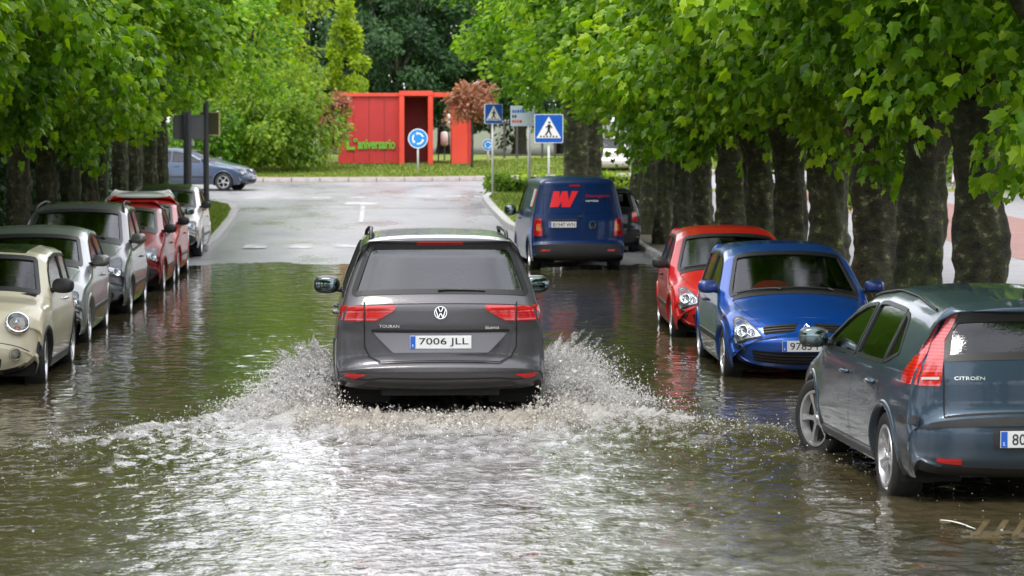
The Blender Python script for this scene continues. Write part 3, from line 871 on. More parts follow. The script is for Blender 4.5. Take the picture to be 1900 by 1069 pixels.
# ---- 2. blue-grey hatchback seen from behind
def c4():
    c = Car('hatchback_car', 4.26, 0.885,
        [(0.18, .24, .06), (0.05, .28, .13), (0.01, .36, .17), (0.0, .50, .18), (0.0, .58, .18), (0.012, .60, .18), (0.012, .655, .18), (0.05, .68, .17), (0.07, .72, .15), (0.075, .90, .14), (0.10, 1.04, .13),
         (0.235, 1.31, .11), (0.17, 1.345, .09), (0.20, 1.37, .09), (0.45, 1.405, .08), (1.1, 1.45, .065), (1.7, 1.458, .06), (2.2, 1.42, .07), (2.55, 1.345, .09), (3.3, 1.0, .13), (3.45, .93, .12), (3.95, .80, .12), (4.13, .68, .25), (4.22, .52, .34), (4.22, .36, .34), (4.1, .24, .25)],
        [(.2, .91), (.30, .965), (.45, 1.0), (.62, .995), (.78, .975), (.90, .95), (1.0, .905), (1.30, .735), (1.40, .655), (1.5, .58)],
        [(-.3, .86), (0.0, .905), (.3, .955), (.75, .995), (1.2, 1.0), (3.0, 1.0), (3.7, .96), (4.1, .90), (4.6, .8)],
        P_['steelblue'], (0.80, 3.41), wr=0.315, sm=1.6, st=2, fil=.045)
    rw = screen_poly(c, 'rear', 1.05, 1.305, .115, .06, r=.03)
    g = c.window('rear_window', 'rear', rw, M['glass_dark'], w_in=.03, w_out=.02)
    ws = screen_poly(c, 'front', 1.0, 1.35, .07, .06); c.window('windscreen', 'front', ws, M['glass_clear'])
    # curved side windows under an arched roof
    bz = lambda y: .955 + (.915 - .955) * (y - .62) / 2.4
    for a, b in ((.72, .98), (1.01, 1.86), (1.93, 3.0)):
        poly = dlo(c, a, b, bz(a), bz(b), .075, .04)
        if a < .8:
            poly = round_poly([(.70, 1.03), (.98, bz(.98)), (.98, float(ztop(c, .98)) - .08), (.86, float(ztop(c, .86)) - .10)], [.02, .01, .02, .06])
        for w in ('left', 'right'): c.window('side_window', w, poly, M['glass'])
    c.body()
    for sg in (-1, 1):
        m = (lambda p: p) if sg > 0 else mirror_x
        w = 'left' if sg < 0 else 'right'
        arm = [(.595, 1.05), (.640, 1.05), (.592, 1.31), (.555, 1.315), (.575, 1.18)]
        xo = lambda z: float(xedge(c, 'rear', z)) - .002
        arm = [(xo(z) - dw, z) for z, dw in ((.86, .125), (.95, .12), (1.05, .105), (1.18, .075), (1.32, .05))] + [(xo(z), z) for z in (1.32, 1.18, 1.05, .95, .86)]
        t = c.patch('tail_light', 'rear', m(arm), M['pink_lens'], .012, step=.03, mg=0.0)
        low = [(xo(.86) - .125, .86), (xo(.86), .86), (xo(.96), .96), (xo(.96) - .12, .96)]
        c.patch('lower_lens', 'rear', m(low), M['red_lens_bright'], .016, step=.03, parent=t, mg=0.0)
        c.patch('reversing_strip', 'rear', m([(xo(.91) - .11, .905), (xo(.91) - .01, .905), (xo(.93) - .01, .925), (xo(.93) - .11, .925)]), M['white_lens'], .019, step=.03, parent=t)
        ir = c.iroof; ze_ = np.maximum.accumulate((c.PZ + c.NZ * c.PD)[:ir + 1]); ye_ = (c.PY + c.NY * c.PD)[:ir + 1]
        ey = lambda z: float(np.interp(z, ze_, ye_)) + .001
        c.patch('side_lamp', w, [(ey(.86), .86), (.42, .86), (.43, .93), (ey(1.06) + .075, 1.04), (ey(1.06), 1.06), (ey(.96), .96)], M['red_lens_bright'], .012, step=.02)
        c.patch('side_lamp_arm', w, [(ey(1.055), 1.055), (ey(1.055) + .05, 1.055), (ey(1.2) + .02, 1.2), (ey(1.30) + .004, 1.30), (ey(1.2), 1.2), (ey(1.12), 1.12)], M['pink_lens'], .010, step=.02)
        c.patch('reflector', 'rear', m(round_poly([(.50, .375), (.66, .37), (.655, .325), (.50, .33)], .01)), M['red_lens'], .008, step=.04)
        c.patch('bumper_strip', w, round_poly([(.14, .598), (.40, .60), (.42, .625), (.40, .655), (.14, .657)], .01), M['black_plastic'], .010, step=.05)
        c.patch('sill_trim', w, [(1.12, .26), (3.05, .26), (3.05, .31), (1.12, .31)], M['black_plastic'], .008, step=.08)
    c.patch('bumper_strip', 'rear', [(-.76, .598), (.76, .598), (.76, .657), (-.76, .657)], M['black_plastic'], .012, step=.05)
    c.patch('lower_valance', 'rear', round_poly([(-.62, .32), (.62, .32), (.64, .25), (-.64, .25)], .015), M['black_plastic'], .006, step=.06)
    c.line('rear', [(-.605, 1.03), (-.605, .685), (.605, .685), (.605, 1.03)], .012)
    c.patch('plate_recess', 'rear', [(-.30, .585), (.30, .585), (.30, .445), (-.30, .445)], M['black_plastic'], .003, step=.06)
    c.plate('rear', .515, '8009 DXC', off=.014)
    c.badge('rear', -.44, .915, text_mesh('CITROËN', M['chrome'], .028, .20, .002), 'lettering', .004)
    c.badge('rear', 0, .895, EMB_CHEV, 'emblem', .006, .9)
    c.wiper('rear', [(0, 1.05), (.05, 1.06), (.2, 1.07), (.38, 1.06)], g)
    MB().tube([(0, .42 + c.off, 1.40), (0, .36 + c.off, 1.52)], [.008, .004], 6).build('aerial', M['black_plastic'], c.root)
    MB().lathe([(.03, 0), (.028, .02), (.012, .035), (0, .04)], 'z', 12).build('aerial_base', M['black_plastic'], c.root, loc=(0, .42 + c.off, 1.385))
    for sg in (-1, 1):   # rain gutters along the roof
        ys = np.linspace(.5, 2.3, 18); P = [(sg * (float(xedge(c, 'rear' if y < 1.6 else 'front', z)) - .03 if False else float(c.W(np.array([y]), np.array([z]))[0]) - .045), y + c.off, z + .012) for y, z in zip(ys, ztop(c, ys))]
        MB().tube(P, .009, 6).build('roof_strip', M['trim'], c.root)
    c.add_wheels('five', .215, .205, steer=R(20))
    c.mirror(2.88, .97, P_['steelblue'], (.115, .06, .08), .06)
    doors(c, [.99, 1.89, 3.02], .33, .92, [(1.22, .80), (2.10, .80)])
    c.interior(3.25, 1.95, .5, 1.18, rear_y=.3)
    return c
CAR['c4'] = c4()
CAR['c4'].place(4.34, 17.45, -0.07, R(1.6), 'rear')
tag(CAR['c4'].root, 'blue-grey hatchback with tall red tail lights, cut off by the frame, its front wheel turned', 'car')

# ---- 3. two supermini twins (blue and red), facing the camera
def clio(name, mat, plate, mirror_mat, cap=True):
    L = 3.81
    c = Car(name, L, 0.82,
        [(0.18, .24, .06), (0.05, .30, .12), (0.0, .42, .15), (0.0, .55, .15), (0.05, .62, .13), (0.07, .80, .12), (0.10, .92, .12), (0.42, 1.33, .08), (0.38, 1.36, .07), (0.6, 1.39, .06), (1.2, 1.417, .055), (1.75, 1.40, .06), (2.12, 1.335, .09),
         (2.82, .945, .15), (2.95, .895, .13), (3.30, .80, .08), (3.55, .715, .10), (3.655, .655, .19), (3.70, .60, .24), (3.735, .555, .27), (3.79, .535, .28), (3.81, .48, .29), (3.80, .38, .29), (3.76, .28, .27), (3.70, .19, .22), (3.55, .17, .15)],
        [(.15, .91), (.27, .97), (.45, 1.0), (.62, .995), (.78, .975), (.90, .95), (1.30, .775), (1.37, .71), (1.5, .61)],
        [(-.3, .90), (0.0, .935), (.5, .985), (.9, 1.0), (2.8, 1.0), (3.3, .965), (3.6, .93), (4.1, .86)],
        mat, (0.60, 3.07), wr=0.288, sm=1.6, st=2, fil=.04, zb=.2)
    ws = screen_poly(c, 'front', .955, 1.325, .075, .06, r=.05); g = c.window('windscreen', 'front', ws, M['glass_clear'], w_in=.028, w_out=.008)
    rw = screen_poly(c, 'rear', .96, 1.30, .08, .07); c.window('rear_window', 'rear', rw, M['glass'])
    side_windows(c, [(.55, 1.35), (1.42, 2.62)], (.95, .90))
    c.body()
    for sg in (-1, 1):
        m = (lambda p: p) if sg > 0 else mirror_x
        w = 'left' if sg < 0 else 'right'
        hl = round_poly([(.445, .565), (.74, .578), (.768, .62), (.757, .70), (.705, .765), (.640, .762), (.52, .665)], [.02, .03, .04, .05, .05, .05, .05])
        c.headlight('front', m(hl), [(sg * .635, .655, .058), (sg * .55, .615, .036)])
        gr = round_poly([(.075, .660), (.435, .655), (.43, .575), (.14, .575)], [.01, .02, .02, .02])
        q = c.patch('grille', 'front', m(gr), M['seam'], .003, step=.05)
        for zz in (.595, .618, .641):
            c.patch('grille_bar', 'front', m([(.12, zz - .005), (.43, zz - .005), (.43, zz + .005), (.11, zz + .005)]), M['black_plastic'], .012, step=.08, parent=q)
        c.lamp_round('front', sg * .655, .335, .042, 'fog_lamp', M['black_plastic'], off=.004)
        c.patch('bumper_strip', 'front', m([(.30, .552), (.79, .548), (.79, .536), (.30, .540)]), M['trim'], .004, step=.06)
        c.patch('bumper_moulding', w, round_poly([(1.0, .42), (2.70, .42), (2.70, .475), (1.0, .475)], .015), M['black_plastic'], .012, step=.08)
        c.patch('side_repeater', w, round_poly([(3.12, .70), (3.18, .70), (3.18, .73), (3.12, .73)], .01), M['amber'], .006)
    c.patch('lower_grille', 'front', round_poly([(-.56, .37), (.56, .37), (.52, .245), (-.52, .245)], .03), M['seam'], .003, step=.06)
    for zz in (.275, .305, .335):
        c.patch('grille_bar', 'front', [(-.53, zz - .006), (.53, zz - .006), (.53, zz + .006), (-.53, zz + .006)], M['black_plastic'], .013, step=.08)
    c.plate('front', .44, plate, off=.012)
    c.badge('front', 0, .603, EMB_DIA, 'emblem', .012, 1.0)
    # bonnet shut lines
    for sg in (-1, 1): c.line('top', [(sg * .66, 2.88), (sg * .60, 3.30), (sg * .47, 3.60)], .006)
    c.patch('scuttle', 'front', [(-.66, .915), (.66, .915), (.64, .945), (-.64, .945)], M['black_plastic'], .006, step=.08)
    c.wiper('front', [(-.40, .95), (-.35, .965), (-.1, .97), (.15, .965)]); c.wiper('front', [(.15, .95), (.2, .962), (.4, .968), (.6, .965)])
    c.add_wheels('cap', .185, .18, mat=M['alloy'])
    c.mirror(2.50, .955, mirror_mat, (.105, .06, .07), .055)
    doors(c, [1.38, 2.70], .30, .90, [(1.55, .79)], M['black_plastic'])
    c.interior(2.75, 1.55, .48, 1.15, rear_y=.35)
    return c
CAR['blue'] = clio('supermini_car', P_['blue'], '9783 FFS', P_['blue'])
CAR['blue'].place(4.33, 26.9, -0.09, R(180 - 1.2), 'front')
tag(CAR['blue'].root, 'bright blue supermini facing the camera, standing in the flood behind the blue-grey hatchback', 'car')
MB().ellipsoid((0, 0, 0), (.20, .12, .12), .8).build('parcel', M['hazard_cloth'], CAR['blue'].root, loc=(.20, 2.45 - 1.905, .92), smooth=True)
CAR['red'] = clio('supermini_car', P_['red'], '4415 DVB', M['black_plastic'])
CAR['red'].place(4.40, 32.6, -0.09, R(180 - 2.5), 'front')
tag(CAR['red'].root, 'bright red supermini facing the camera, parked between the blue one and the trees', 'car')

# ---- 4. cream retro hatchback with round lamps
def mini():
    L = 3.70
    c = Car('hatchback_car', L, 0.84,
        [(0.18, .24, .06), (0.04, .30, .12), (0.0, .45, .15), (0.02, .62, .14), (0.05, .85, .12), (0.12, .95, .10), (0.35, 1.30, .08), (0.33, 1.35, .06), (0.5, 1.38, .05), (1.2, 1.407, .045), (1.9, 1.375, .05), (2.15, 1.335, .06),
         (2.62, .985, .11), (2.72, .945, .10), (3.15, .90, .06), (3.42, .83, .10), (3.54, .73, .20), (3.58, .60, .26), (3.62, .54, .28), (3.67, .50, .30), (3.68, .40, .30), (3.66, .30, .29), (3.60, .20, .24), (3.45, .17, .15)],
        [(.15, .90), (.27, .96), (.45, .995), (.60, 1.0), (.78, .975), (.92, .945), (1.30, .83), (1.37, .77), (1.5, .65)],
        [(-.3, .90), (0.0, .93), (.5, .99), (.9, 1.0), (2.9, 1.0), (3.3, .975), (3.6, .93), (4.1, .84)],
        P_['cream'], (0.58, 3.05), wr=0.295, sm=1.8, st=2, fil=.045, zb=.2)
    c.arch_mat = M['black_plastic']
    ws = screen_poly(c, 'front', 1.0, 1.325, .06, .05, r=.05); c.window('windscreen', 'front', ws, M['glass_clear'], w_in=.03)
    rw = screen_poly(c, 'rear', 1.0, 1.29, .08, .07); c.window('rear_window', 'rear', rw, M['glass'])
    side_windows(c, [(.45, 1.12), (1.17, 2.50)], (.97, .945), m=.06)
    c.body()
    for sg in (-1, 1):
        m = (lambda p: p) if sg > 0 else mirror_x; w = 'left' if sg < 0 else 'right'
        o = c.lamp_round('front', sg * .575, .745, .105, 'headlight', M['chrome'], off=.020, depth=.06, ring_w=.014)
        MB().lathe([(0, -.02), (.028, -.015), (.034, 0), (.03, .006)], 'y', 16).build('bulb', M['chrome'], o, smooth=True, loc=(-sg * .01, 0, .02))
        MB().ellipsoid((0, 0, 0), (.036, .012, .028), 1.0).build('indicator', M['amber'], o, smooth=True, loc=(-sg * .01, -.01, -.062))
        c.lamp_round('front', sg * .565, .40, .052, 'fog_lamp', P_['cream'], off=.010)
        c.patch('sill_trim', w, [(.98, .21), (2.62, .21), (2.62, .30), (.98, .30)], M['black_plastic'], .010, step=.08)
    c.patch('grille', 'front', round_poly([(-.40, .69), (.40, .69), (.31, .56), (-.31, .56)], .05), M['seam'], .004, step=.05)
    for zz in (.585, .625, .665): c.patch('grille_bar', 'front', round_poly([(-.35, zz - .008), (.35, zz - .008), (.35, zz + .008), (-.35, zz + .008)], .006), M['chrome'], .016, step=.06)
    c.patch('lower_grille', 'front', round_poly([(-.44, .36), (.44, .36), (.42, .24), (-.42, .24)], .03), M['seam'], .003, step=.05)
    c.patch('lower_lip', 'front', [(-.66, .225), (.66, .225), (.64, .18), (-.64, .18)], M['black_plastic'], .010, step=.06)
    c.line('front', [(-.74, .545), (.74, .545)], .006)
    c.plate('front', .47, '', off=.012)
    c.patch('roof_skin', 'top', round_poly([(-.50, .55), (.50, .55), (.52, 1.2), (.49, 2.02), (-.49, 2.02), (-.52, 1.2)], .05), P_['black'], .006, step=.08)
    c.add_wheels('five', .20, .195, steer=R(3))
    c.mirror(2.38, 1.0, M['black_plastic'], (.115, .065, .078), .06)
    doors(c, [1.15, 2.55], .30, .95, [(1.35, .84)], M['chrome'])
    c.interior(2.6, 1.5, .48, 1.2, rear_y=.35)
    return c
CAR['mini'] = mini()
CAR['mini'].place(-4.13, 26.55, -0.09, R(180 + 0.3), 'front')
tag(CAR['mini'].root, 'cream hatchback with round headlights and a black roof, cut off by the frame', 'car')

# ---- 5. generic hatchbacks / estates for the parked rows
def hatch(name, L, W, Hh, mat, wb, fo, cowl, nose, kind='hatch', light='rect', bumper=None, mirror_mat=None, wheel='five', plate_f='', plate_r='', rails=False,
          tail=None, wr=.30, bodyline=None):
    """fo front overhang; cowl = distance of windscreen base from the nose; nose = bonnet height at the nose"""
    hw = W / 2; yf = L - fo; yr = yf - wb; yc = L - cowl
    zc = nose + .24
    top = yc - (.82 if kind != 'mpv' else .95)
    rear_top = .42 if kind == 'hatch' else .30
    c = Car(name, L, hw,
        [(0.18, .24, .06), (0.05, .30, .12), (0.0, .42, .15), (0.0, .58, .15), (0.05, .64, .12), (0.07, .88, .11), (0.10, .97, .11), (rear_top, Hh - .11, .07), (rear_top - .03, Hh - .07, .06), (rear_top + .2, Hh - .035, .05),
         (1.3, Hh, .05), (top - .45, Hh - .02, .055), (top, Hh - .09, .08), (yc - .03, zc + .04, .14), (yc + .10, zc, .12), (L - .45, nose + .08, .07), (L - .17, nose - .02, .15), (L - .07, nose - .12, .24), (L - .05, .56, .27), (L - .01, .53, .28), (L, .46, .29), (L - .02, .32, .28), (L - .09, .21, .22), (L - .25, .19, .15)],
        [(.15, .91), (.27, .965), (.45, 1.0), (.62, .995), (.80, .98), (.95, .945), (Hh - .12, .785), (Hh - .05, .73), (Hh + .1, .63)],
        [(-.3, .90), (0.0, .94), (.5, .985), (.9, 1.0), (L - 1.0, 1.0), (L - .5, .965), (L - .2, .93), (L + .3, .85)],
        mat, (yr, yf), wr=wr, sm=1.7, fil=.04, zb=.21)
    ws = screen_poly(c, 'front', zc + .06, Hh - .10, .075, .06, r=.05); c.window('windscreen', 'front', ws, M['glass_clear'], w_in=.03)
    rw = screen_poly(c, 'rear', 1.02, Hh - .13, .10, .07); c.window('rear_window', 'rear', rw, M['glass'])
    y0, y1 = .55, yc - .12
    ym = y0 + (y1 - y0) * .36
    side_windows(c, [(y0, ym), (ym + .07, y1)], (.985, .94))
    c.body()
    for sg in (-1, 1):
        m = (lambda p: p) if sg > 0 else mirror_x; w = 'left' if sg < 0 else 'right'
        xo = hw * .93
        if light == 'rect': hl = round_poly([(xo - .36, nose - .16), (xo - .04, nose - .15), (xo, nose - .05), (xo - .06, nose + .03), (xo - .34, nose - .01)], .03)
        elif light == 'tall': hl = round_poly([(xo - .27, nose - .18), (xo - .02, nose - .16), (xo - .02, nose + .02), (xo - .10, nose + .10), (xo - .22, nose + .02)], .04)
        else: hl = round_poly([(xo - .33, nose - .17), (xo - .03, nose - .16), (xo, nose - .02), (xo - .10, nose + .06), (xo - .26, nose + .0)], .06)
        zc2 = nose - .07
        c.headlight('front', m(hl), [(sg * (xo - .12), zc2, .055), (sg * (xo - .25), zc2 - .02, .045)])
        c.lamp_round('front', sg * (hw * .70), .34, .04, 'fog_lamp', M['black_plastic'], off=.004)
        tl = tail or [(hw * .93 - .17, .72), (hw * .93 - .01, .72), (hw * .93 - .02, .93), (hw * .93 - .16, .93)]
        t = c.patch('tail_light', 'rear', m(round_poly(tl, .02)), M['red_lens_bright'], .012, step=.04)
        c.patch('bumper_moulding', w, round_poly([(yr + .40, .44), (yf - .38, .44), (yf - .38, .49), (yr + .40, .49)], .015), M['black_plastic'], .012, step=.1)
    c.patch('grille', 'front', round_poly([(-.38, nose - .03), (.38, nose - .03), (.36, nose - .14), (-.36, nose - .14)], .02), M['seam'], .004, step=.06)
    for k in range(3):
        zz = nose - .05 - .033 * k; c.patch('grille_bar', 'front', [(-.36, zz - .006), (.36, zz - .006), (.36, zz + .006), (-.36, zz + .006)], M['black_plastic'], .012, step=.1)
    if bumper is not None:
        c.patch('bumper', 'front', round_poly([(-hw * .90, .55), (hw * .90, .55), (hw * .88, .22), (-hw * .88, .22)], .03), bumper, .006, step=.06)
    c.patch('lower_grille', 'front', round_poly([(-.50, .38), (.50, .38), (.48, .26), (-.48, .26)], .02), M['seam'], .009, step=.08)
    if plate_f: c.plate('front', .46, plate_f, off=.014)
    c.patch('badge_bar', 'front', round_poly([(-.055, nose - .05), (.055, nose - .05), (.055, nose - .12), (-.055, nose - .12)], .02), M['chrome'], .016, step=.05)
    c.line('front', [(-hw * .88, .575), (hw * .88, .575)], .008)
    if plate_r: c.plate('rear', .80, plate_r, off=.014)
    c.line('rear', [(-hw * .70, .98), (-hw * .70, .62), (hw * .70, .62), (hw * .70, .98)], .010)
    for sg in (-1, 1): c.line('top', [(sg * hw * .80, yc + .12), (sg * hw * .74, L - .6), (sg * hw * .55, L - .16)], .006)
    c.patch('scuttle', 'front', [(-hw * .78, zc + .015), (hw * .78, zc + .015), (hw * .76, zc + .05), (-hw * .76, zc + .05)], M['black_plastic'], .006, step=.08)
    c.wiper('front', [(-.45, zc + .055), (-.4, zc + .065), (-.1, zc + .075), (.12, zc + .07)])
    if rails:
        for sg in (-1, 1):
            ys = np.linspace(.5, top - .1, 12); zt = ztop(c, ys)
            pts = [(sg * (float(c.W(np.array([y]), np.array([z]))[0]) - .05), y + c.off, z + (.05 if 0 < i < 11 else .0)) for i, (y, z) in enumerate(zip(ys, zt))]
            MB().tube(pts, .016, 6).build('roof_rail', M['black_plastic'], c.root, smooth=True)
    c.add_wheels(wheel, wr - .10, .19)
    c.mirror(yc - .30, zc + .02, mirror_mat or mat, (.11, .06, .075), .06)
    doors(c, [ym + .035, yc - .05], .31, .94, [(ym + .22, .82)], None)
    c.interior(yc - .05, yc - 1.25, .5, zc + .22, rear_y=.35)
    return c

def row(key, label, c, x, y, rz, anchor, z=-0.09, cat='car'):
    CAR[key] = c; c.place(x, y, z, rz, anchor); tag(c.root, label, cat)

row('golf', 'silver hatchback facing the camera, parked behind the cream one with round headlights', hatch('hatchback_car', 4.15, 1.735, 1.444, P_['silver'], 2.51, .87, 1.22, .76, 'hatch', 'rect', plate_f='2208 BKM'),
    -4.30, 31.9, R(181.0), 'front')
row('picasso', 'tall mid-grey estate with grey plastic bumper and roof rails, facing the camera', hatch('estate_car', 4.28, 1.75, 1.62, P_['midgrey'], 2.65, .86, 1.05, .84, 'mpv', 'tall', bumper=M['bumper_grey'], mirror_mat=P_['silver'], rails=True, plate_f='7718 CFD'),
    -4.33, 37.6, R(180.6), 'front')
row('red1', 'dark red small car facing the camera, parked behind the tall grey estate', hatch('city_car', 3.60, 1.66, 1.50, P_['darkred'], 2.40, .70, .98, .80, 'mpv', 'oval', bumper=M['black_plastic'], mirror_mat=M['black_plastic'], wheel='cap'),
    -4.28, 43.6, R(180.4), 'front')
row('red2', 'orange-red small car facing the camera, wedged behind the dark red one', hatch('city_car', 3.50, 1.62, 1.46, P_['orangered'], 2.36, .68, .95, .78, 'mpv', 'oval', mirror_mat=M['black_plastic'], wheel='cap'),
    -4.33, 47.7, R(180.0), 'front', z=-.06)
row('white', 'white small car facing away with a tall red tail light in its rear pillar', hatch('city_car', 3.55, 1.64, 1.50, P_['white'], 2.4, .7, .98, .8, 'mpv', 'oval', tail=[(.52, .95), (.66, .93), (.60, 1.36), (.53, 1.36)], plate_r='5120 GHT'),
    -4.58, 51.7, R(0.5), 'rear', z=-.03)
row('dark', 'silver-grey car with black roof at the far end of the row, by the grass corner', hatch('hatchback_car', 3.95, 1.74, 1.50, P_['champagne'], 2.5, .8, 1.05, .80, 'mpv', 'rect', mirror_mat=M['black_plastic'], bumper=M['black_plastic']),
    -4.50, 55.7, R(180.0), 'front', z=.03)
CAR['dark'].patch('roof_skin', 'top', round_poly([(-.52, .5), (.52, .5), (.52, 1.9), (-.52, 1.9)], .05), P_['black'], .006, step=.1)
row('behind_van', 'black hatchback with red tail lights, half hidden beyond the navy van', hatch('hatchback_car', 4.0, 1.72, 1.46, P_['black'], 2.5, .85, 1.15, .78, 'hatch', 'rect', plate_r='3381 CJN'),
    4.75, 56.8, R(0.0), 'rear', z=.04)
row('roundabout', 'slate blue hatchback seen from its side, driving round the roundabout', hatch('hatchback_car', 4.0, 1.70, 1.45, P_['slate'], 2.46, .82, 1.20, .76, 'hatch', 'rect', plate_f='6641 BRZ', bumper=P_['slate']),
    -4.15, 91.2, R(-105), 'front', z=.83)
row('far_silver', 'pale silver car glimpsed between the trunks beyond the crossing sign', hatch('hatchback_car', 4.2, 1.76, 1.52, P_['champagne'], 2.6, .85, 1.1, .8, 'mpv', 'rect', plate_r=''),
    8.85, 103.5, R(-8), 'rear', z=1.20)

# ---- 6. navy delivery van
def van():
    L = 4.40
    c = Car('delivery_van', L, 0.895,
        [(0.15, .24, .05), (0.03, .28, .08), (0.0, .38, .10), (0.0, .56, .10), (0.05, .60, .07), (0.055, .80, .06), (0.06, 1.0, .06), (0.085, 1.12, .055), (0.17, 1.70, .05), (0.21, 1.765, .04), (0.32, 1.80, .035), (1.4, 1.83, .04), (2.6, 1.80, .05), (2.9, 1.74, .07),
         (3.62, 1.16, .13), (3.75, 1.09, .12), (4.12, .98, .08), (4.28, .85, .17), (4.36, .68, .26), (4.4, .5, .28), (4.38, .34, .26), (4.25, .22, .18)],
        [(.15, .93), (.3, .985), (.5, 1.0), (.8, .995), (1.05, .965), (1.70, .80), (1.78, .75), (1.9, .68)],
        [(-.3, .97), (0.0, .98), (.5, 1.0), (3.3, 1.0), (3.9, .97), (4.2, .93), (4.7, .85)],
        P_['navy'], (0.80, 3.48), wr=0.32, sm=1.8, st=2, fil=.05, zb=.22)
    ws = screen_poly(c, 'front', 1.17, 1.72, .07, .06); c.window('windscreen', 'front', ws, M['glass_clear'])
    poly = dlo(c, 2.45, 3.42, 1.10, 1.06, .08)
    for w in ('left', 'right'): c.window('side_window', w, poly, M['glass'])
    c.body()
    for sg in (-1, 1):
        m = (lambda p: p) if sg > 0 else mirror_x; w = 'left' if sg < 0 else 'right'
        t = c.patch('tail_light', 'rear', m(round_poly([(.68, .70), (.835, .70), (.825, 1.03), (.70, 1.03)], .02)), M['red_lens_bright'], .014, step=.04)
        c.patch('indicator', 'rear', m(round_poly([(.71, .80), (.795, .80), (.79, .93), (.715, .93)], .01)), M['amber'], .018, step=.04, parent=t)
        c.patch('tail_light_side', w, round_poly([(.05, .70), (.14, .70), (.14, 1.03), (.06, 1.03)], .015), M['red_lens'], .008, step=.04)
        c.patch('reflector', 'rear', m([(.55, .45), (.72, .45), (.72, .41), (.55, .41)]), M['red_lens'], .012, step=.05)
        # blue sweeping stripes on the flank
        for k in range(6):
            y0 = .30 + .16 * k
            c.patch('stripe', w, [(.30 + .10 * k, .55 + .05 * k), (.38 + .10 * k, .52 + .05 * k), (.16 + .02 * k, 1.05 - .07 * k if k > 2 else .78 + .09 * k), (.12 + .0 * k, .72 + .09 * k if k < 3 else 1.12 - .05 * k)], M['blue_stripe'], .0025, thick=0, step=.06)
        for k, mt in enumerate((M['white'], M['white'], M['red_film'])):
            y0 = .92 - .22 * k
            if mt is M['red_film']: y0 -= .02
            c.patch('decal', w, [(y0, 1.24), (y0 + .15, 1.24), (y0 + .02, 1.58), (y0 - .14, 1.58)], mt, .0025, thick=0, step=.06)
        hl = round_poly([(.48, .78), (.80, .80), (.82, .92), (.74, .98), (.50, .90)], .04)
        c.headlight('front', m(hl), [(sg * .68, .87, .06)])
    c.patch('rear_bumper', 'rear', round_poly([(-.85, .555), (.85, .555), (.84, .26), (-.84, .26)], .03), M['black_plastic'], .010, step=.06)
    c.line('rear', [(.10, .58), (.10, 1.74)], .012)
    c.line('rear', [(-.66, .58), (-.66, 1.70), (-.60, 1.74), (.60, 1.74), (.66, 1.70), (.66, .58)], .010)
    # embossed window blanks in the doors
    for x0, x1 in ((-.60, .05), (.15, .60)):
        c.ring('door_panel', 'rear', round_poly([(x0, 1.14), (x1, 1.14), (x1 - (.06 if x1 > .5 else 0), 1.68), (x0 + (.06 if x0 < -.5 else 0), 1.68)], .06), P_['navy'], .018, .012, .006)
    c.patch('brake_light', 'rear', round_poly([(-.16, 1.665), (.04, 1.665), (.04, 1.63), (-.16, 1.63)], .01), M['red_lens'], .008, step=.05)
    # big red slanted W
    def bar(x0, x1, x2, x3): return [(x0, 1.245), (x1, 1.245), (x3, 1.545), (x2, 1.545)]
    for q in ([(-.535, 1.245), (-.375, 1.245), (-.345, 1.545), (-.465, 1.545)], [(-.43, 1.245), (-.375, 1.245), (-.20, 1.545), (-.30, 1.545)],
              [(-.315, 1.245), (-.155, 1.245), (-.20, 1.545), (-.295, 1.545)], [(-.215, 1.245), (-.155, 1.245), (.005, 1.545), (-.115, 1.545)]):
        q = [(a, b) for a, b in q]
        c.patch('logo_stroke', 'rear', q, M['red_film'], .008 + .0005 * abs(q[0][0]), step=.06)
    c.badge('rear', .375, 1.45, text_mesh('Stangein', M['red_film_dark'], .075, .46, .002, bold=.01), 'lettering', .012)
    c.badge('rear', .265, 1.365, text_mesh('service', M['white'], .045, .24, .002, bold=.01), 'lettering', .012)
    c.badge('rear', .27, .905, EMB_VW, 'emblem', .010, 1.3)
    c.plate('rear', .915, 'B1547 WN', off=.016, x=-.30)
    c.patch('plate_lamp', 'rear', [(-.58, .99), (-.02, .99), (-.02, 1.02), (-.58, 1.02)], M['black_plastic'], .02, step=.06)
    c.patch('door_handle', 'rear', round_poly([(.0, 1.045), (.07, 1.045), (.07, 1.08), (.0, 1.08)], .01), M['chrome'], .02, step=.05)
    for zz in (.72, 1.5):
        c.patch('hinge', 'rear', [(-.665, zz), (-.60, zz), (-.60, zz + .035), (-.665, zz + .035)], M['black_plastic'], .014, step=.05)
    c.add_wheels('five', .205, .2)
    c.mirror(3.22, 1.10, M['black_plastic'], (.12, .07, .11), .09)
    doors(c, [2.40, 3.45], .32, 1.10, [(2.6, .98)], M['black_plastic'])
    c.interior(3.6, 2.6, .62, 1.35, rear_y=2.0, rear=False)
    return c
CAR['van'] = van()
CAR['van'].place(3.80, 50.8, -0.05, R(2.2), 'rear')
tag(CAR['van'].root, 'navy blue delivery van with a red slanted logo on its rear doors', 'van')
# ------------------------------------------------------------------ ground, road, kerbs
GY = [(-80, -.09), (10, -.09), (40, -.09), (48, -.065), (53.6, .0), (58, .085), (92.6, .86), (98, 1.0), (104, 1.2), (112, 1.52), (122, 1.75), (200, 2.6), (900, 10.0)]
_gy = np.arange(-80, 900, 0.5); _gz = gsmooth(np.interp(_gy, [a for a, b in GY], [b for a, b in GY]), 3)
def gz(y): return np.interp(y, _gy, _gz)

def ramp2(nt, fac, c0, c1, p0=0.35, p1=0.65):
    r = N(nt, 'ShaderNodeValToRGB'); r.color_ramp.elements[0].position = p0; r.color_ramp.elements[1].position = p1
    r.color_ramp.elements[0].color = (*c0, 1); r.color_ramp.elements[1].color = (*c1, 1)
    nt.links.new(fac, r.inputs[0]); return r

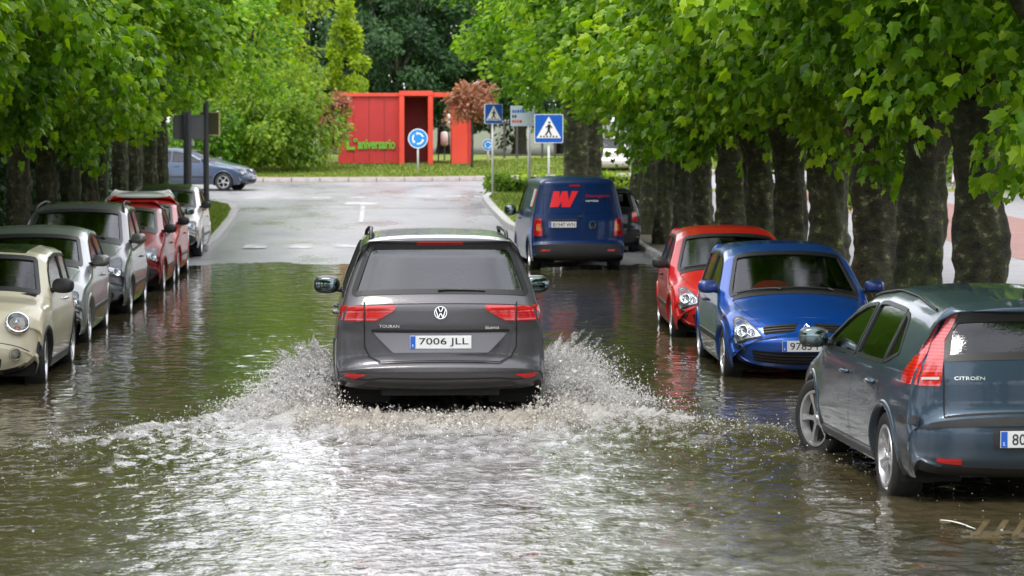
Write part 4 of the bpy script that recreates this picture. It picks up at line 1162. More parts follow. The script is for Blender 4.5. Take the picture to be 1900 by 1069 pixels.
def asphalt_mat():
    m, nt, b = new_mat('wet_asphalt')
    tc = N(nt, 'ShaderNodeTexCoord')
    mp = N(nt, 'ShaderNodeMapping'); mp.inputs['Scale'].default_value = (1.0, 0.35, 1.0)
    n1 = N(nt, 'ShaderNodeTexNoise', Scale=0.45, Detail=6.0, Roughness=0.6); n2 = N(nt, 'ShaderNodeTexNoise', Scale=60.0, Detail=3.0)
    nt.links.new(tc.outputs['Object'], mp.inputs[0]); nt.links.new(mp.outputs[0], n1.inputs['Vector']); nt.links.new(tc.outputs['Object'], n2.inputs['Vector'])
    r1 = ramp2(nt, n1.outputs['Fac'], (0.22, 0.22, 0.228), (0.33, 0.33, 0.335), .3, .7)
    r2 = ramp2(nt, n2.outputs['Fac'], (0.75, 0.75, 0.75), (1.15, 1.15, 1.15), .3, .7)
    mx = N(nt, 'ShaderNodeMixRGB', blend_type='MULTIPLY'); mx.inputs[0].default_value = 1
    nt.links.new(r1.outputs[0], mx.inputs[1]); nt.links.new(r2.outputs[0], mx.inputs[2])
    # dark cracks and tar joints
    v = N(nt, 'ShaderNodeTexNoise', Scale=0.7, Detail=8.0, Roughness=0.75); mp2 = N(nt, 'ShaderNodeMapping'); mp2.inputs['Scale'].default_value = (0.35, 1.6, 1)
    nt.links.new(tc.outputs['Object'], mp2.inputs[0]); nt.links.new(mp2.outputs[0], v.inputs['Vector'])
    cr = ramp2(nt, v.outputs['Fac'], (0.42, 0.42, 0.44), (1, 1, 1), .33, .37)
    m2 = N(nt, 'ShaderNodeMixRGB', blend_type='MULTIPLY'); m2.inputs[0].default_value = 0.8
    nt.links.new(mx.outputs[0], m2.inputs[1]); nt.links.new(cr.outputs[0], m2.inputs[2])
    nt.links.new(m2.outputs[0], b.inputs['Base Color'])
    n3 = N(nt, 'ShaderNodeTexNoise', Scale=0.6, Detail=4.0); nt.links.new(mp.outputs[0], n3.inputs['Vector'])
    r3 = N(nt, 'ShaderNodeMapRange'); r3.inputs[1].default_value = .35; r3.inputs[2].default_value = .65; r3.inputs[3].default_value = .22; r3.inputs[4].default_value = .5
    nt.links.new(n3.outputs['Fac'], r3.inputs[0]); nt.links.new(r3.outputs[0], b.inputs['Roughness'])
    bp = N(nt, 'ShaderNodeBump', Strength=0.25, Distance=0.01); nt.links.new(n2.outputs['Fac'], bp.inputs['Height']); nt.links.new(bp.outputs[0], b.inputs['Normal'])
    return m
M['asphalt'] = asphalt_mat()

def noisy(name, c0, c1, scale=3.0, rough=0.8, bump=0.3, bscale=40.0, detail=6.0, stretch=(1, 1, 1)):
    m, nt, b = new_mat(name)
    tc = N(nt, 'ShaderNodeTexCoord'); mp = N(nt, 'ShaderNodeMapping'); mp.inputs['Scale'].default_value = stretch
    n = N(nt, 'ShaderNodeTexNoise', Scale=scale, Detail=detail, Roughness=0.65); n2 = N(nt, 'ShaderNodeTexNoise', Scale=bscale, Detail=4.0)
    nt.links.new(tc.outputs['Object'], mp.inputs[0]); nt.links.new(mp.outputs[0], n.inputs['Vector']); nt.links.new(mp.outputs[0], n2.inputs['Vector'])
    r = ramp2(nt, n.outputs['Fac'], c0, c1); nt.links.new(r.outputs[0], b.inputs['Base Color'])
    b.inputs['Roughness'].default_value = rough
    bp = N(nt, 'ShaderNodeBump', Strength=bump, Distance=0.02); nt.links.new(n2.outputs['Fac'], bp.inputs['Height']); nt.links.new(bp.outputs[0], b.inputs['Normal'])
    return m
M['soil'] = noisy('soil_grass', (0.05, 0.07, 0.025), (0.09, 0.10, 0.04), 1.5)
M['lawn'] = noisy('lawn', (0.10, 0.15, 0.015), (0.20, 0.24, 0.03), 1.2, .9, .6, 60)
M['kerb'] = noisy('kerb_concrete', (0.33, 0.32, 0.31), (0.48, 0.47, 0.46), 5.0, .6)
M['paving'] = noisy('pale_paving', (0.17, 0.165, 0.17), (0.25, 0.245, 0.245), 2.0, .5)
M['pink_paving'] = noisy('pink_paving', (0.19, 0.075, 0.055), (0.25, 0.11, 0.08), 2.0, .6)
M['brown_edge'] = noisy('reddish_gutter', (0.20, 0.12, 0.09), (0.28, 0.19, 0.14), 2.0, .7)
M['mark'] = noisy('worn_road_paint', (0.28, 0.28, 0.28), (0.60, 0.60, 0.60), 2.5, .5, .2)

def sheet(name, xs, ys, zf, mat, parent=None):
    xs = np.asarray(xs, float); ys = np.asarray(ys, float)
    X, Y = np.meshgrid(xs, ys); Z = zf(X, Y)
    n, m = X.shape; V = np.stack([X, Y, Z], -1).reshape(-1, 3)
    i = np.arange(n - 1)[:, None] * m + np.arange(m - 1)[None]
    F = np.stack([i, i + 1, i + m + 1, i + m], -1).reshape(-1, 4)
    return obj(name, fast_mesh(name, V, F, mat, True), parent)

g_o = sheet('ground', np.concatenate([np.linspace(-900, -40, 12), np.linspace(-30, 40, 15), np.linspace(60, 900, 12)]), np.concatenate([np.arange(-80, 130, 2.0), np.linspace(140, 900, 30)]),
      lambda X, Y: gz(Y) - .16, M['soil']); tag(g_o, kind='structure')
ry = np.concatenate([np.arange(-60, 44, 4.0), np.arange(44, 64, .25), np.arange(64, 84, 1.0)])
def road_z(X, Y):
    w = np.exp(-((Y - 54) / 5.0) ** 2)
    return gz(Y) + w * (.010 * np.sin(1.1 * X + .35 * Y) + .007 * np.sin(2.3 * X - 1.1 * Y + 1) + .004 * np.sin(4.7 * X + 2.1 * Y) + .003 * X)
r_o = sheet('road', np.linspace(-5.7, 5.7, 58), ry, road_z, M['asphalt']); tag(r_o, kind='structure')
def ring_road():
    # paved junction: everything from y=80 to the island, wide left and right
    return sheet('roundabout_road', np.linspace(-45, 45, 31), np.arange(78, 113, 1.0), lambda X, Y: gz(Y) + .004, M['asphalt'])
tag(ring_road(), kind='structure')

# flooded-side pavements with kerbs behind the parked cars
def pavement(name, x0, x1, y0, y1, mat, h=.13):
    return tag(sheet(name, np.linspace(x0, x1, 5), np.arange(y0, y1 + .1, 2.0), lambda X, Y: gz(Y) + h, mat), kind='structure')
M['wet_earth'] = noisy('wet_tree_strip', (0.06, 0.05, 0.03), (0.12, 0.10, 0.06), 2.0, .6)
pavement('tree_strip', 5.85, 7.6, -30, 88, M['wet_earth'])
pavement('footpath', 7.6, 12.6, -30, 86, M['paving'], .14)
pavement('grey_footpath', 16.6, 20.0, -30, 86, M['paving'], .141)
pavement('pink_footpath', 12.6, 16.6, -30, 86, M['pink_paving'], .145)
pavement('tree_strip_west', -9.0, -5.85, -30, 80, M['wet_earth'])
kb = MB()
def kerb_line(name, pts, w=.16, h=.13, pitch=1.0, mat=None, label=None):
    """stones laid along a polyline (x, y); each its own piece"""
    root = empty(name, (pts[0][0], pts[0][1], 0)); tag(root, kind='structure')
    P = np.array(pts, float); seg = np.hypot(*np.diff(P, axis=0).T); cs = np.concatenate([[0], np.cumsum(seg)])
    n = max(1, int(cs[-1] / pitch))
    b = MB().rbox(-w / 2, w / 2, -.49 * pitch, .49 * pitch, -.15, h, .022); me = b.data('kerb_stone', mat or M['kerb'], auto=40)
    for k in range(n):
        u = (k + .5) * cs[-1] / n; x = np.interp(u, cs, P[:, 0]); y = np.interp(u, cs, P[:, 1])
        x2 = np.interp(u + .1, cs, P[:, 0]); y2 = np.interp(u + .1, cs, P[:, 1]); x1 = np.interp(u - .1, cs, P[:, 0]); y1 = np.interp(u - .1, cs, P[:, 1])
        a = math.atan2(-(x2 - x1), y2 - y1)
        o = obj('kerb_stone', me, root)
        o.location = (x - root.location.x, y - root.location.y, float(gz(y)) + random.uniform(-.006, .006)); o.rotation_euler = (math.atan2(float(gz(y + .5) - gz(y - .5)), 1) * math.cos(a), 0, a + random.uniform(-.01, .01))
        o.scale = (1, cs[-1] / n / pitch, 1)
kerb_line('kerb_east', [(5.77, 14), (5.77, 64)])
kerb_line('kerb_west', [(-5.77, 20), (-5.77, 58)])
# grass corner on the west side
vw = [(-5.6, 58.2), (-3.74, 58.2), (-3.70, 62), (-3.74, 66), (-3.82, 71), (-3.95, 75), (-4.2, 78), (-4.8, 80.3), (-6, 81.6), (-9, 82.5), (-14, 83.0)]
ve = [(5.6, 62), (3.55, 63), (3.30, 68), (3.28, 76), (3.32, 83), (3.6, 86), (4.4, 88), (6.0, 89), (12, 89.6), (26, 90)]
kerb_line('kerb_grass_west', vw[1:], .2, .14)
kerb_line('kerb_grass_east', ve[1:], .2, .14)
def lawn(name, outline, inner, mat, h=.115):
    """fan between outline and a straight back line, draped on the ground"""
    V = []; F = []
    P = np.array(resample(outline + inner, .8))
    bm = bmesh.new(); vs = [bm.verts.new((p[0], p[1], 0)) for p in P]; bm.faces.new(vs)
    lo = P.min(0); hi = P.max(0)
    for c in np.arange(lo[1] + .5, hi[1], 1.0): bmesh.ops.bisect_plane(bm, geom=bm.verts[:] + bm.edges[:] + bm.faces[:], plane_co=(0, c, 0), plane_no=(0, 1, 0))
    for v in bm.verts: v.co.z = float(gz(v.co.y)) + h
    me = bpy.data.meshes.new(name); bm.to_mesh(me); bm.free(); me.materials.append(mat)
    return tag(obj(name, me), kind='structure')
lawn('grass_corner_west', [(x - .08, y) for x, y in vw[1:]], [(-14, 58.2)], M['lawn'])
lawn('grass_corner_east', [(x + .08, y) for x, y in ve[1:]], [(26, 63)], M['lawn'])
# roundabout island
IC = (-3.0, 123.5); IR = 25.0
ang = np.linspace(R(180), R(360), 120)
isl = [(IC[0] + IR * math.cos(a), IC[1] + IR * math.sin(a)) for a in ang]
kerb_line('kerb_island', [p for p in isl if -18 < p[0] < 16], .25, .15)
def island():
    V = []; F = []; rr = np.linspace(0.0, IR - .1, 22); aa = np.linspace(0, 2 * math.pi, 97)[:-1]
    for r in rr:
        for a in aa:
            x = IC[0] + r * math.cos(a); y = IC[1] + r * math.sin(a)
            V.append((x, y, float(gz(min(y, IC[1]))) + .13 + .0 * (IR - r)))
    n = len(aa)
    for i in range(len(rr) - 1):
        for k in range(n): F.append((i * n + k, (i + 1) * n + k, (i + 1) * n + (k + 1) % n, i * n + (k + 1) % n))
    return tag(obj('island_lawn', mesh_data('island_lawn', V, F, M['lawn'])), kind='structure')
island()
gut = [(IC[0] + (IR + .5) * math.cos(a), IC[1] + (IR + .5) * math.sin(a)) for a in ang] + [(IC[0] + (IR + .1) * math.cos(a), IC[1] + (IR + .1) * math.sin(a)) for a in ang[::-1]]
def gutter():
    n = len(ang); V = [(x, y, float(gz(y)) + .010) for x, y in gut]; F = [(i, i + 1, 2 * n - 2 - i, 2 * n - 1 - i) for i in range(n - 1)]
    return tag(obj('gutter', mesh_data('gutter', V, F, M['brown_edge'])), kind='structure')
gutter()
def soil_band():
    n = len(ang); V = [];
    for rr, dz in ((IR - .12, .14), (IR - .75, .145)):
        for a in ang: x, y = IC[0] + rr * math.cos(a), IC[1] + rr * math.sin(a); V.append((x, y, float(gz(y)) + dz))
    F = [(i, i + 1, n + i + 1, n + i) for i in range(n - 1)]
    return tag(obj('soil_band', mesh_data('soil_band', V, F, M['brown_edge'])), kind='structure')
soil_band()

# road markings
def mark(pts, name='road_marking'):
    P = [(x, y, float(gz(y)) + .009) for x, y in pts]
    o = obj(name, mesh_data(name, P, [tuple(range(len(P)))], M['mark'], False)); return tag(o, kind='structure')
for x0 in (-2.95, -1.95):
    mark([(x0, 59.0), (x0 + .52, 59.0), (x0 + .50, 60.6), (x0 + .02, 60.6)])
for x0 in (-.95, .05, 1.05, 2.05):
    mark([(x0, 59.2), (x0 + .5, 59.2), (x0 + .5, 60.5), (x0, 60.5)])
mark([(-.48, 70), (-.36, 70), (-.36, 79.5), (-.48, 79.5)])
mark([(-1.0, 80.2), (-.1, 80.2), (.1, 81.6), (-.9, 82.0)])
for k in range(5): mark([(-4.2 + .0 * k + k * 1.05 - 1.0, 84.6 + .1 * k), (-3.6 + k * 1.05 - 1.0, 84.7 + .1 * k), (-3.6 + k * 1.05 - 1.0, 85.3 + .1 * k), (-4.2 + k * 1.05 - 1.0, 85.2 + .1 * k)])
for k in range(4): mark([(1.2 + k * .95, 85.8 - .05 * k), (1.7 + k * .95, 85.8 - .05 * k), (1.7 + k * .95, 86.5), (1.2 + k * .95, 86.5)])

# drain cover beside the blue-grey car, awash
def drain():
    root = empty('drain_grate', (4.05, 16.45, 0)); tag(root, 'rusty brown drain grate awash at the pavement corner, bottom right', 'drain grate')
    m = noisy('wet_rust', (0.075, 0.055, 0.025), (0.16, 0.12, 0.055), 5.0, .3)
    MB().box(-.50, .50, -.36, .36, -.06, -.004).build('frame', m, root)
    for k in range(6):
        x = -.30 + .12 * k; MB().add([(x - .14, -.33, -.02), (x - .10, -.33, -.02), (x + .12, .33, -.02), (x + .08, .33, -.02), (x - .14, -.33, .008), (x - .10, -.33, .008), (x + .12, .33, .008), (x + .08, .33, .008)],
            [(4, 5, 6, 7), (0, 1, 5, 4), (1, 2, 6, 5), (2, 3, 7, 6), (3, 0, 4, 7)]).build('bar', m, root)
drain()

# ------------------------------------------------------------------ pavilion, signs, posts
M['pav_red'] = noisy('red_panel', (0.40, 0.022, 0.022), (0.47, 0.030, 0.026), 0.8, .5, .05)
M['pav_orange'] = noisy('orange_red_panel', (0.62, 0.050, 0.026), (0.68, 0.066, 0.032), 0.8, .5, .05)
M['letter_green'] = plain('green_letters', (0.13, 0.42, 0.03), .45)
M['steel'] = plain('galvanised_steel', (0.55, 0.55, 0.56), .45, metal=.3, noise=.1)
M['post_dark'] = plain('dark_post', (0.035, 0.035, 0.04), .5, noise=.2)
M['sign_blue'] = plain('sign_blue', (0.004, 0.09, 0.45), .35)
M['sign_lightblue'] = plain('roundabout_sign_blue', (0.01, 0.22, 0.60), .35)
M['sign_white'] = plain('sign_white', (0.78, 0.78, 0.77), .4)
M['sign_back'] = plain('sign_back', (0.12, 0.12, 0.13), .55)
M['sign_red'] = plain('sign_red', (0.55, 0.02, 0.02), .4)
M['tan'] = plain('tan_frame', (0.45, 0.36, 0.18), .5)

def pavilion():
    Y0 = 110.0; s = Y0 / 5000.0; z0 = float(gz(Y0)) + .13
    root = empty('red_pavilion', (1.6, Y0, z0)); tag(root, 'red box pavilion with open portal and green lettering on the roundabout', 'pavilion')
    X = lambda px: (px - 700) * s - 1.6
    Ht = 2.92
    def bx(name, x0, x1, y0, y1, za, zb, m): return MB().rbox(x0, x1, y0, y1, za, zb, .015).build(name, m, root)
    xa, xb, xc = X(628), X(741), X(803)
    for q in range(4):
        x0_, x1_ = xa + (xb + .02 - xa) * q / 4, xa + (xb + .02 - xa) * (q + 1) / 4
        bx('wall_panel', x0_ + .006, x1_ - .006, .10 + .004 * (q % 2), .25, 0.04, Ht - .17, M['pav_red'])
    bx('wall_core', xa, xb, .14, .24, .05, Ht - .18, M['sign_back'])
    bx('roof_edge', xa, xb + .05, 0.0, 3.0, Ht - .16, Ht - .02, M['pav_orange'])
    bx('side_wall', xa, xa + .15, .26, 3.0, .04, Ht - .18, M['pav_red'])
    # portal frame
    bx('portal_post', xb, xb + .20, -.35, 3.0, 0, Ht - .145, M['pav_orange'])
    bx('portal_post', xc - .20, xc, -.35, 3.0, 0, Ht - .145, M['pav_orange'])
    bx('portal_beam', xb, xc, -.36, 3.0, Ht - .14, Ht + .06, M['pav_orange'])
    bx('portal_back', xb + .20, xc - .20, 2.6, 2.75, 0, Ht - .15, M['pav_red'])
    bx('portal_floor', xb + .21, xc - .21, -.3, 2.59, -.05, .03, M['paving'])
    # slim beam and far pier
    bx('beam', xc + .005, X(873), .0, .35, Ht - .18, Ht + .0, M['pav_orange'])
    bx('pier', X(838), X(868), .0, 2.2, 0, Ht - .19, M['pav_orange'])
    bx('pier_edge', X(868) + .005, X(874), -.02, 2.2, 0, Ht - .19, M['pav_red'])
    bx('plinth', xa - .1, X(905), -.45, 3.1, -.25, -.002, M['sign_back'])
    o = obj('lettering', text_mesh('aniversario', M['letter_green'], .40, X(733) - X(664), .06, bold=.03), root, loc=((X(733) + X(664)) / 2, .09, .82))
    obj('lettering', text_mesh('L', M['letter_green'], .68, .34, .06, bold=.02), root, loc=(X(651), .09, .93))
    obj('lettering', text_mesh('o', M['letter_green'], .16, .16, .06, bold=.03), root, loc=(X(660), .09, .98))
    return root
pavilion()

def pole(mb, h, r=.038): mb.tube([(0, 0, -.1), (0, 0, h)], r, 10)
def disc(r, y0, y1, n=32): return MB().lathe([(0, y0), (r, y0), (r, y1), (0, y1)], 'y', n)
def roundabout_sign(x, y, zc, r, label):
    zb = float(gz(y)) + .1
    root = empty('roundabout_sign', (x, y, zb)); tag(root, label, 'road sign', 'roundabout signs')
    h = zc - zb; b = MB(); pole(b, h + r * .6); b.build('pole', M['steel'], root, smooth=True)
    p = disc(r, -.075, -.05).build('sign_plate', M['sign_white'], root, loc=(0, 0, h))
    disc(r * .92, -.079, -.072).build('blue_face', M['sign_lightblue'], p)
    for k in range(3):      # three chasing arrows
        b = MB(); a0 = 2 * math.pi * k / 3 + .3; V = []; n = 9
        for j in range(n):
            a = a0 + 1.35 * j / (n - 1)
            for q in (.46, .60): V.append((r * q * math.cos(a), -.083, r * q * math.sin(a)))
        F = [(2 * j, 2 * j + 1, 2 * j + 3, 2 * j + 2) for j in range(n - 1)]
        a = a0 + 1.35; e = a + .38
        V += [(r * .36 * math.cos(a), -.083, r * .36 * math.sin(a)), (r * .70 * math.cos(a), -.083, r * .70 * math.sin(a)), (r * .53 * math.cos(e), -.083, r * .53 * math.sin(e))]
        F.append((2 * n, 2 * n + 1, 2 * n + 2))
        b.add(V, F).build('arrow', M['sign_white'], p)
    return root
roundabout_sign(1.53, 101.5, 2.60, .37, 'large round blue roundabout sign on a white pole before the pavilion')
roundabout_sign(4.55, 111.0, 2.36, .24, 'small round blue roundabout sign to the side of the pavilion, partly lost in shade')

def person_glyph(root, sc, y):
    b = MB()
    def st(p, q, w):
        p = Vector((p[0], 0, p[1])); q = Vector((q[0], 0, q[1])); t = (q - p).normalized(); n = Vector((-t.z, 0, t.x)) * w / 2
        b.add([((a.x) * sc, y, a.z * sc) for a in (p + n, p - n, q - n, q + n)], [(0, 1, 2, 3)])
    st((.02, .16), (.0, -.06), .10); st((.0, -.05), (-.12, -.26), .06); st((.0, -.05), (.10, -.26), .06)
    st((.02, .14), (-.12, .03), .045); st((.03, .14), (.13, .02), .045)
    n = 10; b.add([(sc * (.02 + .045 * math.cos(2 * math.pi * k / n)), y, sc * (.23 + .045 * math.sin(2 * math.pi * k / n))) for k in range(n)], [tuple(range(n))])
    for k in range(6): x = -.30 + .12 * k; b.add([(sc * (x - .032), y, sc * -.33), (sc * (x + .032), y, sc * -.33), (sc * (x + .032), y, sc * -.27), (sc * (x - .032), y, sc * -.27)], [(0, 1, 2, 3)])
    b.build('walking_figure', M['ink'], root)
def crossing_sign(x, y, zc, w, label, rz=0.0):
    zb = float(gz(y)) + .1; root = empty('crossing_sign', (x, y, zb), rz); tag(root, label, 'road sign', 'pedestrian crossing signs')
    h = zc - zb; b = MB(); pole(b, h + .1, .034); b.build('pole', M['steel'], root, smooth=True)
    p = MB().prism(round_poly([(-w / 2, -w / 2), (w / 2, -w / 2), (w / 2, w / 2), (-w / 2, w / 2)], .05), -.012, .012).xf(Matrix.Rotation(R(90), 4, 'X')).build('sign_plate', M['sign_white'], root, loc=(0, -.06, h))
    MB().prism(round_poly([(-w * .48, -w * .48), (w * .48, -w * .48), (w * .48, w * .48), (-w * .48, w * .48)], .05), .012, .015).xf(Matrix.Rotation(R(90), 4, 'X')).build('blue_face', M['sign_blue'], p)
    t = .43 * w
    MB().add([(-t, -.018, -w * .33), (t, -.018, -w * .33), (0, -.018, w * .42)], [(0, 1, 2)]).build('white_triangle', M['sign_white'], p)
    person_glyph(p, w * .92, -.0205)
    return root
crossing_sign(4.77, 75.0, 2.82, .80, 'square blue pedestrian crossing sign with walking figure above the navy van', R(-3))
crossing_sign(3.60, 84.2, 3.33, .62, 'square blue crossing sign half hidden by leaves, on a tall white pole', R(24))
def direction_sign():
    x, y = 4.85, 86.0; zb = float(gz(y)) + .1
    root = empty('direction_sign', (x, y, zb), R(-12)); tag(root, 'pale blue direction board with short printed lines, veiled by leaves', 'road sign')
    b = MB(); pole(b, 3.1, .05); b.build('pole', M['steel'], root, smooth=True)
    pb = plain('pale_blue_board', (0.42, 0.50, 0.56), .4)
    p = MB().rbox(-.60, .20, -.07, -.05, 2.15, 2.80, .01).build('board', pb, root)
    for zz, mt, ws in ((2.62, M['sign_blue'], (.06, .05, .07, .05, .06, .05)), (2.46, M['ink'], (.05, .06)), (2.30, M['sign_red'], (.06, .05, .05, .07))):   # illegible lines of small marks
        xx = -.54
        for w_ in ws: MB().box(xx, xx + w_, -.074, -.071, zz - .045, zz + .045).build('printed_mark', mt, p); xx += w_ + .025
direction_sign()
def route_sign():
    x, y = 5.05, 90.0; zb = float(gz(y)) + .1
    root = empty('no_entry_sign', (x, y, zb)); tag(root, 'small white and red sign peeking from the leaves above the crossing signs', 'road sign')
    b = MB(); pole(b, 4.0, .03); b.build('pole', M['steel'], root, smooth=True)
    p = MB().rbox(-.22, .22, -.06, -.04, 3.0, 3.38, .01).build('board', M['sign_white'], root)
    disc(.15, -.066, -.062, 20).build('red_disc', M['sign_red'], p, loc=(.10, 0, 3.19))
route_sign()
# two dark posts by the west corner
def info_post(x, y, h, r, board, label, rz):
    zb = float(gz(y)) + .1; root = empty('information_post', (x, y, zb), rz); tag(root, label, 'sign post')
    b = MB(); b.tube([(0, 0, -.1), (0, 0, h)], r, 14); b.tube([(0, 0, 0), (0, 0, .12)], r * 1.5, 14); b.build('post', M['post_dark'], root, auto=50)
    x0, x1, z0, z1, m, fm = board
    p = MB().rbox(x0, x1, r + .01, r + .07, z0, z1, .012).build('board', m, root)
    for (a0, a1, c0, c1) in ((x0 - .03, x1 + .03, z0 - .03, z0 + .005), (x0 - .03, x1 + .03, z1 - .005, z1 + .03), (x0 - .03, x0 + .004, z0 + .006, z1 - .006), (x1 - .004, x1 + .03, z0 + .006, z1 - .006)):
        MB().box(a0, a1, r + .0, r + .08, c0, c1).build('board_edge', fm, p)
    if m is M['sign_back']:
        MB().rbox(r - .01, r + .07, -.03, .05, z0 - .2, z0 - .08, .015).build('clamp', M['steel'], root)
info_post(-5.10, 73.0, 3.3, .11, (-.35, .42, 2.02, 2.62, M['sign_back'], M['sign_back']), 'thick black post with a grey sign back, in the grass corner', R(8))
info_post(-4.95, 78.5, 3.0, .085, (-.15, .35, 2.02, 2.65, plain('brown_board', (0.07, 0.075, 0.03), .6), M['tan']), 'slimmer black post with a tan-framed board, beside the slate blue car', R(-10))
def white_post(x, y, h, r, label):
    zb = float(gz(y)) + .13; root = empty('white_post', (x, y, zb)); tag(root, label, 'post')
    b = MB(); b.tube([(0, 0, -.05), (0, 0, h)], r, 10); b.build('shaft', M['sign_white'], root, smooth=True)
    MB().lathe([(r * 1.5, 0), (r * 1.5, .05), (r, .08)], 'z', 12).build('foot', M['steel'], root)
    MB().ellipsoid((0, 0, h), (r * 1.2, r * 1.2, r)).build('cap', M['steel'], root, smooth=True)
white_post(15.4, 69.9, 2.1, .05, 'slim white post on the pink paving, seen between the thickest trunks')
white_post(10.9, 73.0, 2.6, .09, 'white post beyond the trunks behind the red supermini')
# lanterns near the pavilion
def lantern(x, y, zc, label):
    zb = float(gz(y)) + .1; root = empty('lantern', (x, y, zb)); tag(root, label, 'lantern', 'white lanterns beside the pavilion')
    h = zc - zb; b = MB(); b.tube([(0, 0, 0), (0, 0, h + .5), (.10, 0, h + .6), (.22, 0, h + .55), (.25, 0, h + .35)], .03, 8); b.build('arm', M['post_dark'], root)
    MB().lathe([(.05, .34), (.15, .30), (.16, -.20), (.06, -.26), (0, -.26)], 'z', 14).build('shade', M['sign_white'], root, loc=(.25, 0, h), smooth=True)
lantern(2.55, 112.6, 2.58, 'lower of two white lanterns seen through the red frame')
lantern(2.85, 114.5, 3.35, 'higher of two white lanterns seen through the red frame')

# low fence and wall behind the island, far right
M['fence'] = plain('fence_dark', (0.05, 0.045, 0.045), .6)
def railing(x0, x1, y, z, h, label):
    root = empty('railing', ((x0 + x1) / 2, y, z)); tag(root, label, 'railing')
    w = (x1 - x0) / 2
    for zz in (.15, h): MB().box(-w, w, -.03, .03, zz - .03, zz + .03).build('rail', M['fence'], root)
    n = int((x1 - x0) / .55)
    me = MB().box(-.05, .05, -.028, .028, 0, h - .032).data('baluster', M['fence'])
    for k in range(n + 1): obj('baluster', me, root, loc=(-w + 2 * w * k / n, 0, 0))
railing(5.0, 15.0, 118.0, 1.75, 1.6, 'dark railing behind the roundabout lawn, beyond the crossing signs')
# ------------------------------------------------------------------ trees
def leaf_mat(name, c_dark, c_mid, c_light, trans=0.45):
    m, nt, b = new_mat(name)
    at = N(nt, 'ShaderNodeAttribute', attribute_name='tint')
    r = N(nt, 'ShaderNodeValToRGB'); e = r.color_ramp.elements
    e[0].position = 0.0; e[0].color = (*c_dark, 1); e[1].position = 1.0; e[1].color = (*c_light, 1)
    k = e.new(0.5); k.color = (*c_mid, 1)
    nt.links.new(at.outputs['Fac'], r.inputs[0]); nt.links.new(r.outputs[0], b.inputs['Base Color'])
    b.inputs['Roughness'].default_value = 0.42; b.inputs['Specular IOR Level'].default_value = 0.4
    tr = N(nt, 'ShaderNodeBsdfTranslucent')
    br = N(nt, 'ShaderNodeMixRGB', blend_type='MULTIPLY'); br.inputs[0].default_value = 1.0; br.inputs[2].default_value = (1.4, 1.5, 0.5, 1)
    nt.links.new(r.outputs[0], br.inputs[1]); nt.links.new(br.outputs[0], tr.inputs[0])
    mx = N(nt, 'ShaderNodeMixShader'); mx.inputs[0].default_value = trans
    out = nt.nodes['Material Output']
    nt.links.new(b.outputs[0], mx.inputs[1]); nt.links.new(tr.outputs[0], mx.inputs[2]); nt.links.new(mx.outputs[0], out.inputs['Surface'])
    return m
M['plane_leaf'] = leaf_mat('plane_leaf', (0.040, 0.115, 0.006), (0.14, 0.30, 0.009), (0.36, 0.52, 0.018))
M['lime_leaf'] = leaf_mat('lime_leaf', (0.10, 0.19, 0.010), (0.26, 0.38, 0.014), (0.46, 0.55, 0.02))
M['bush_leaf'] = leaf_mat('bush_leaf', (0.065, 0.14, 0.010), (0.16, 0.27, 0.015), (0.30, 0.38, 0.024))
M['dark_leaf'] = leaf_mat('dark_leaf', (0.014, 0.046, 0.016), (0.032, 0.088, 0.028), (0.07, 0.15, 0.04), .3)
M['russet_leaf'] = leaf_mat('russet_leaf', (0.20, 0.08, 0.05), (0.36, 0.16, 0.10), (0.50, 0.27, 0.16), .35)

LEAF5 = np.array([(0, .0), (.30, -.10), (.50, .16), (.37, .30), (.46, .60), (.24, .62), (0, 1.0), (-.24, .62), (-.46, .60), (-.37, .30), (-.50, .16), (-.30, -.10)])
def leaf_shape(kind):
    if kind == 'plane':
        o = LEAF5; n = len(o); V = np.zeros((n + 1, 3)); V[:n, 0] = o[:, 0]; V[:n, 1] = o[:, 1]
        V[:n, 2] = -0.28 * np.abs(o[:, 0]) - .10 * o[:, 1] ** 2; V[n] = (0, .30, .03)
        F = np.array([(n, i, (i + 1) % n) for i in range(n)])
    else:
        V = np.array([(0, 0, 0), (.34, .42, -.10), (0, 1, -.06), (-.34, .42, -.10)], float); F = np.array([(0, 1, 2), (0, 2, 3)])
    return V, F

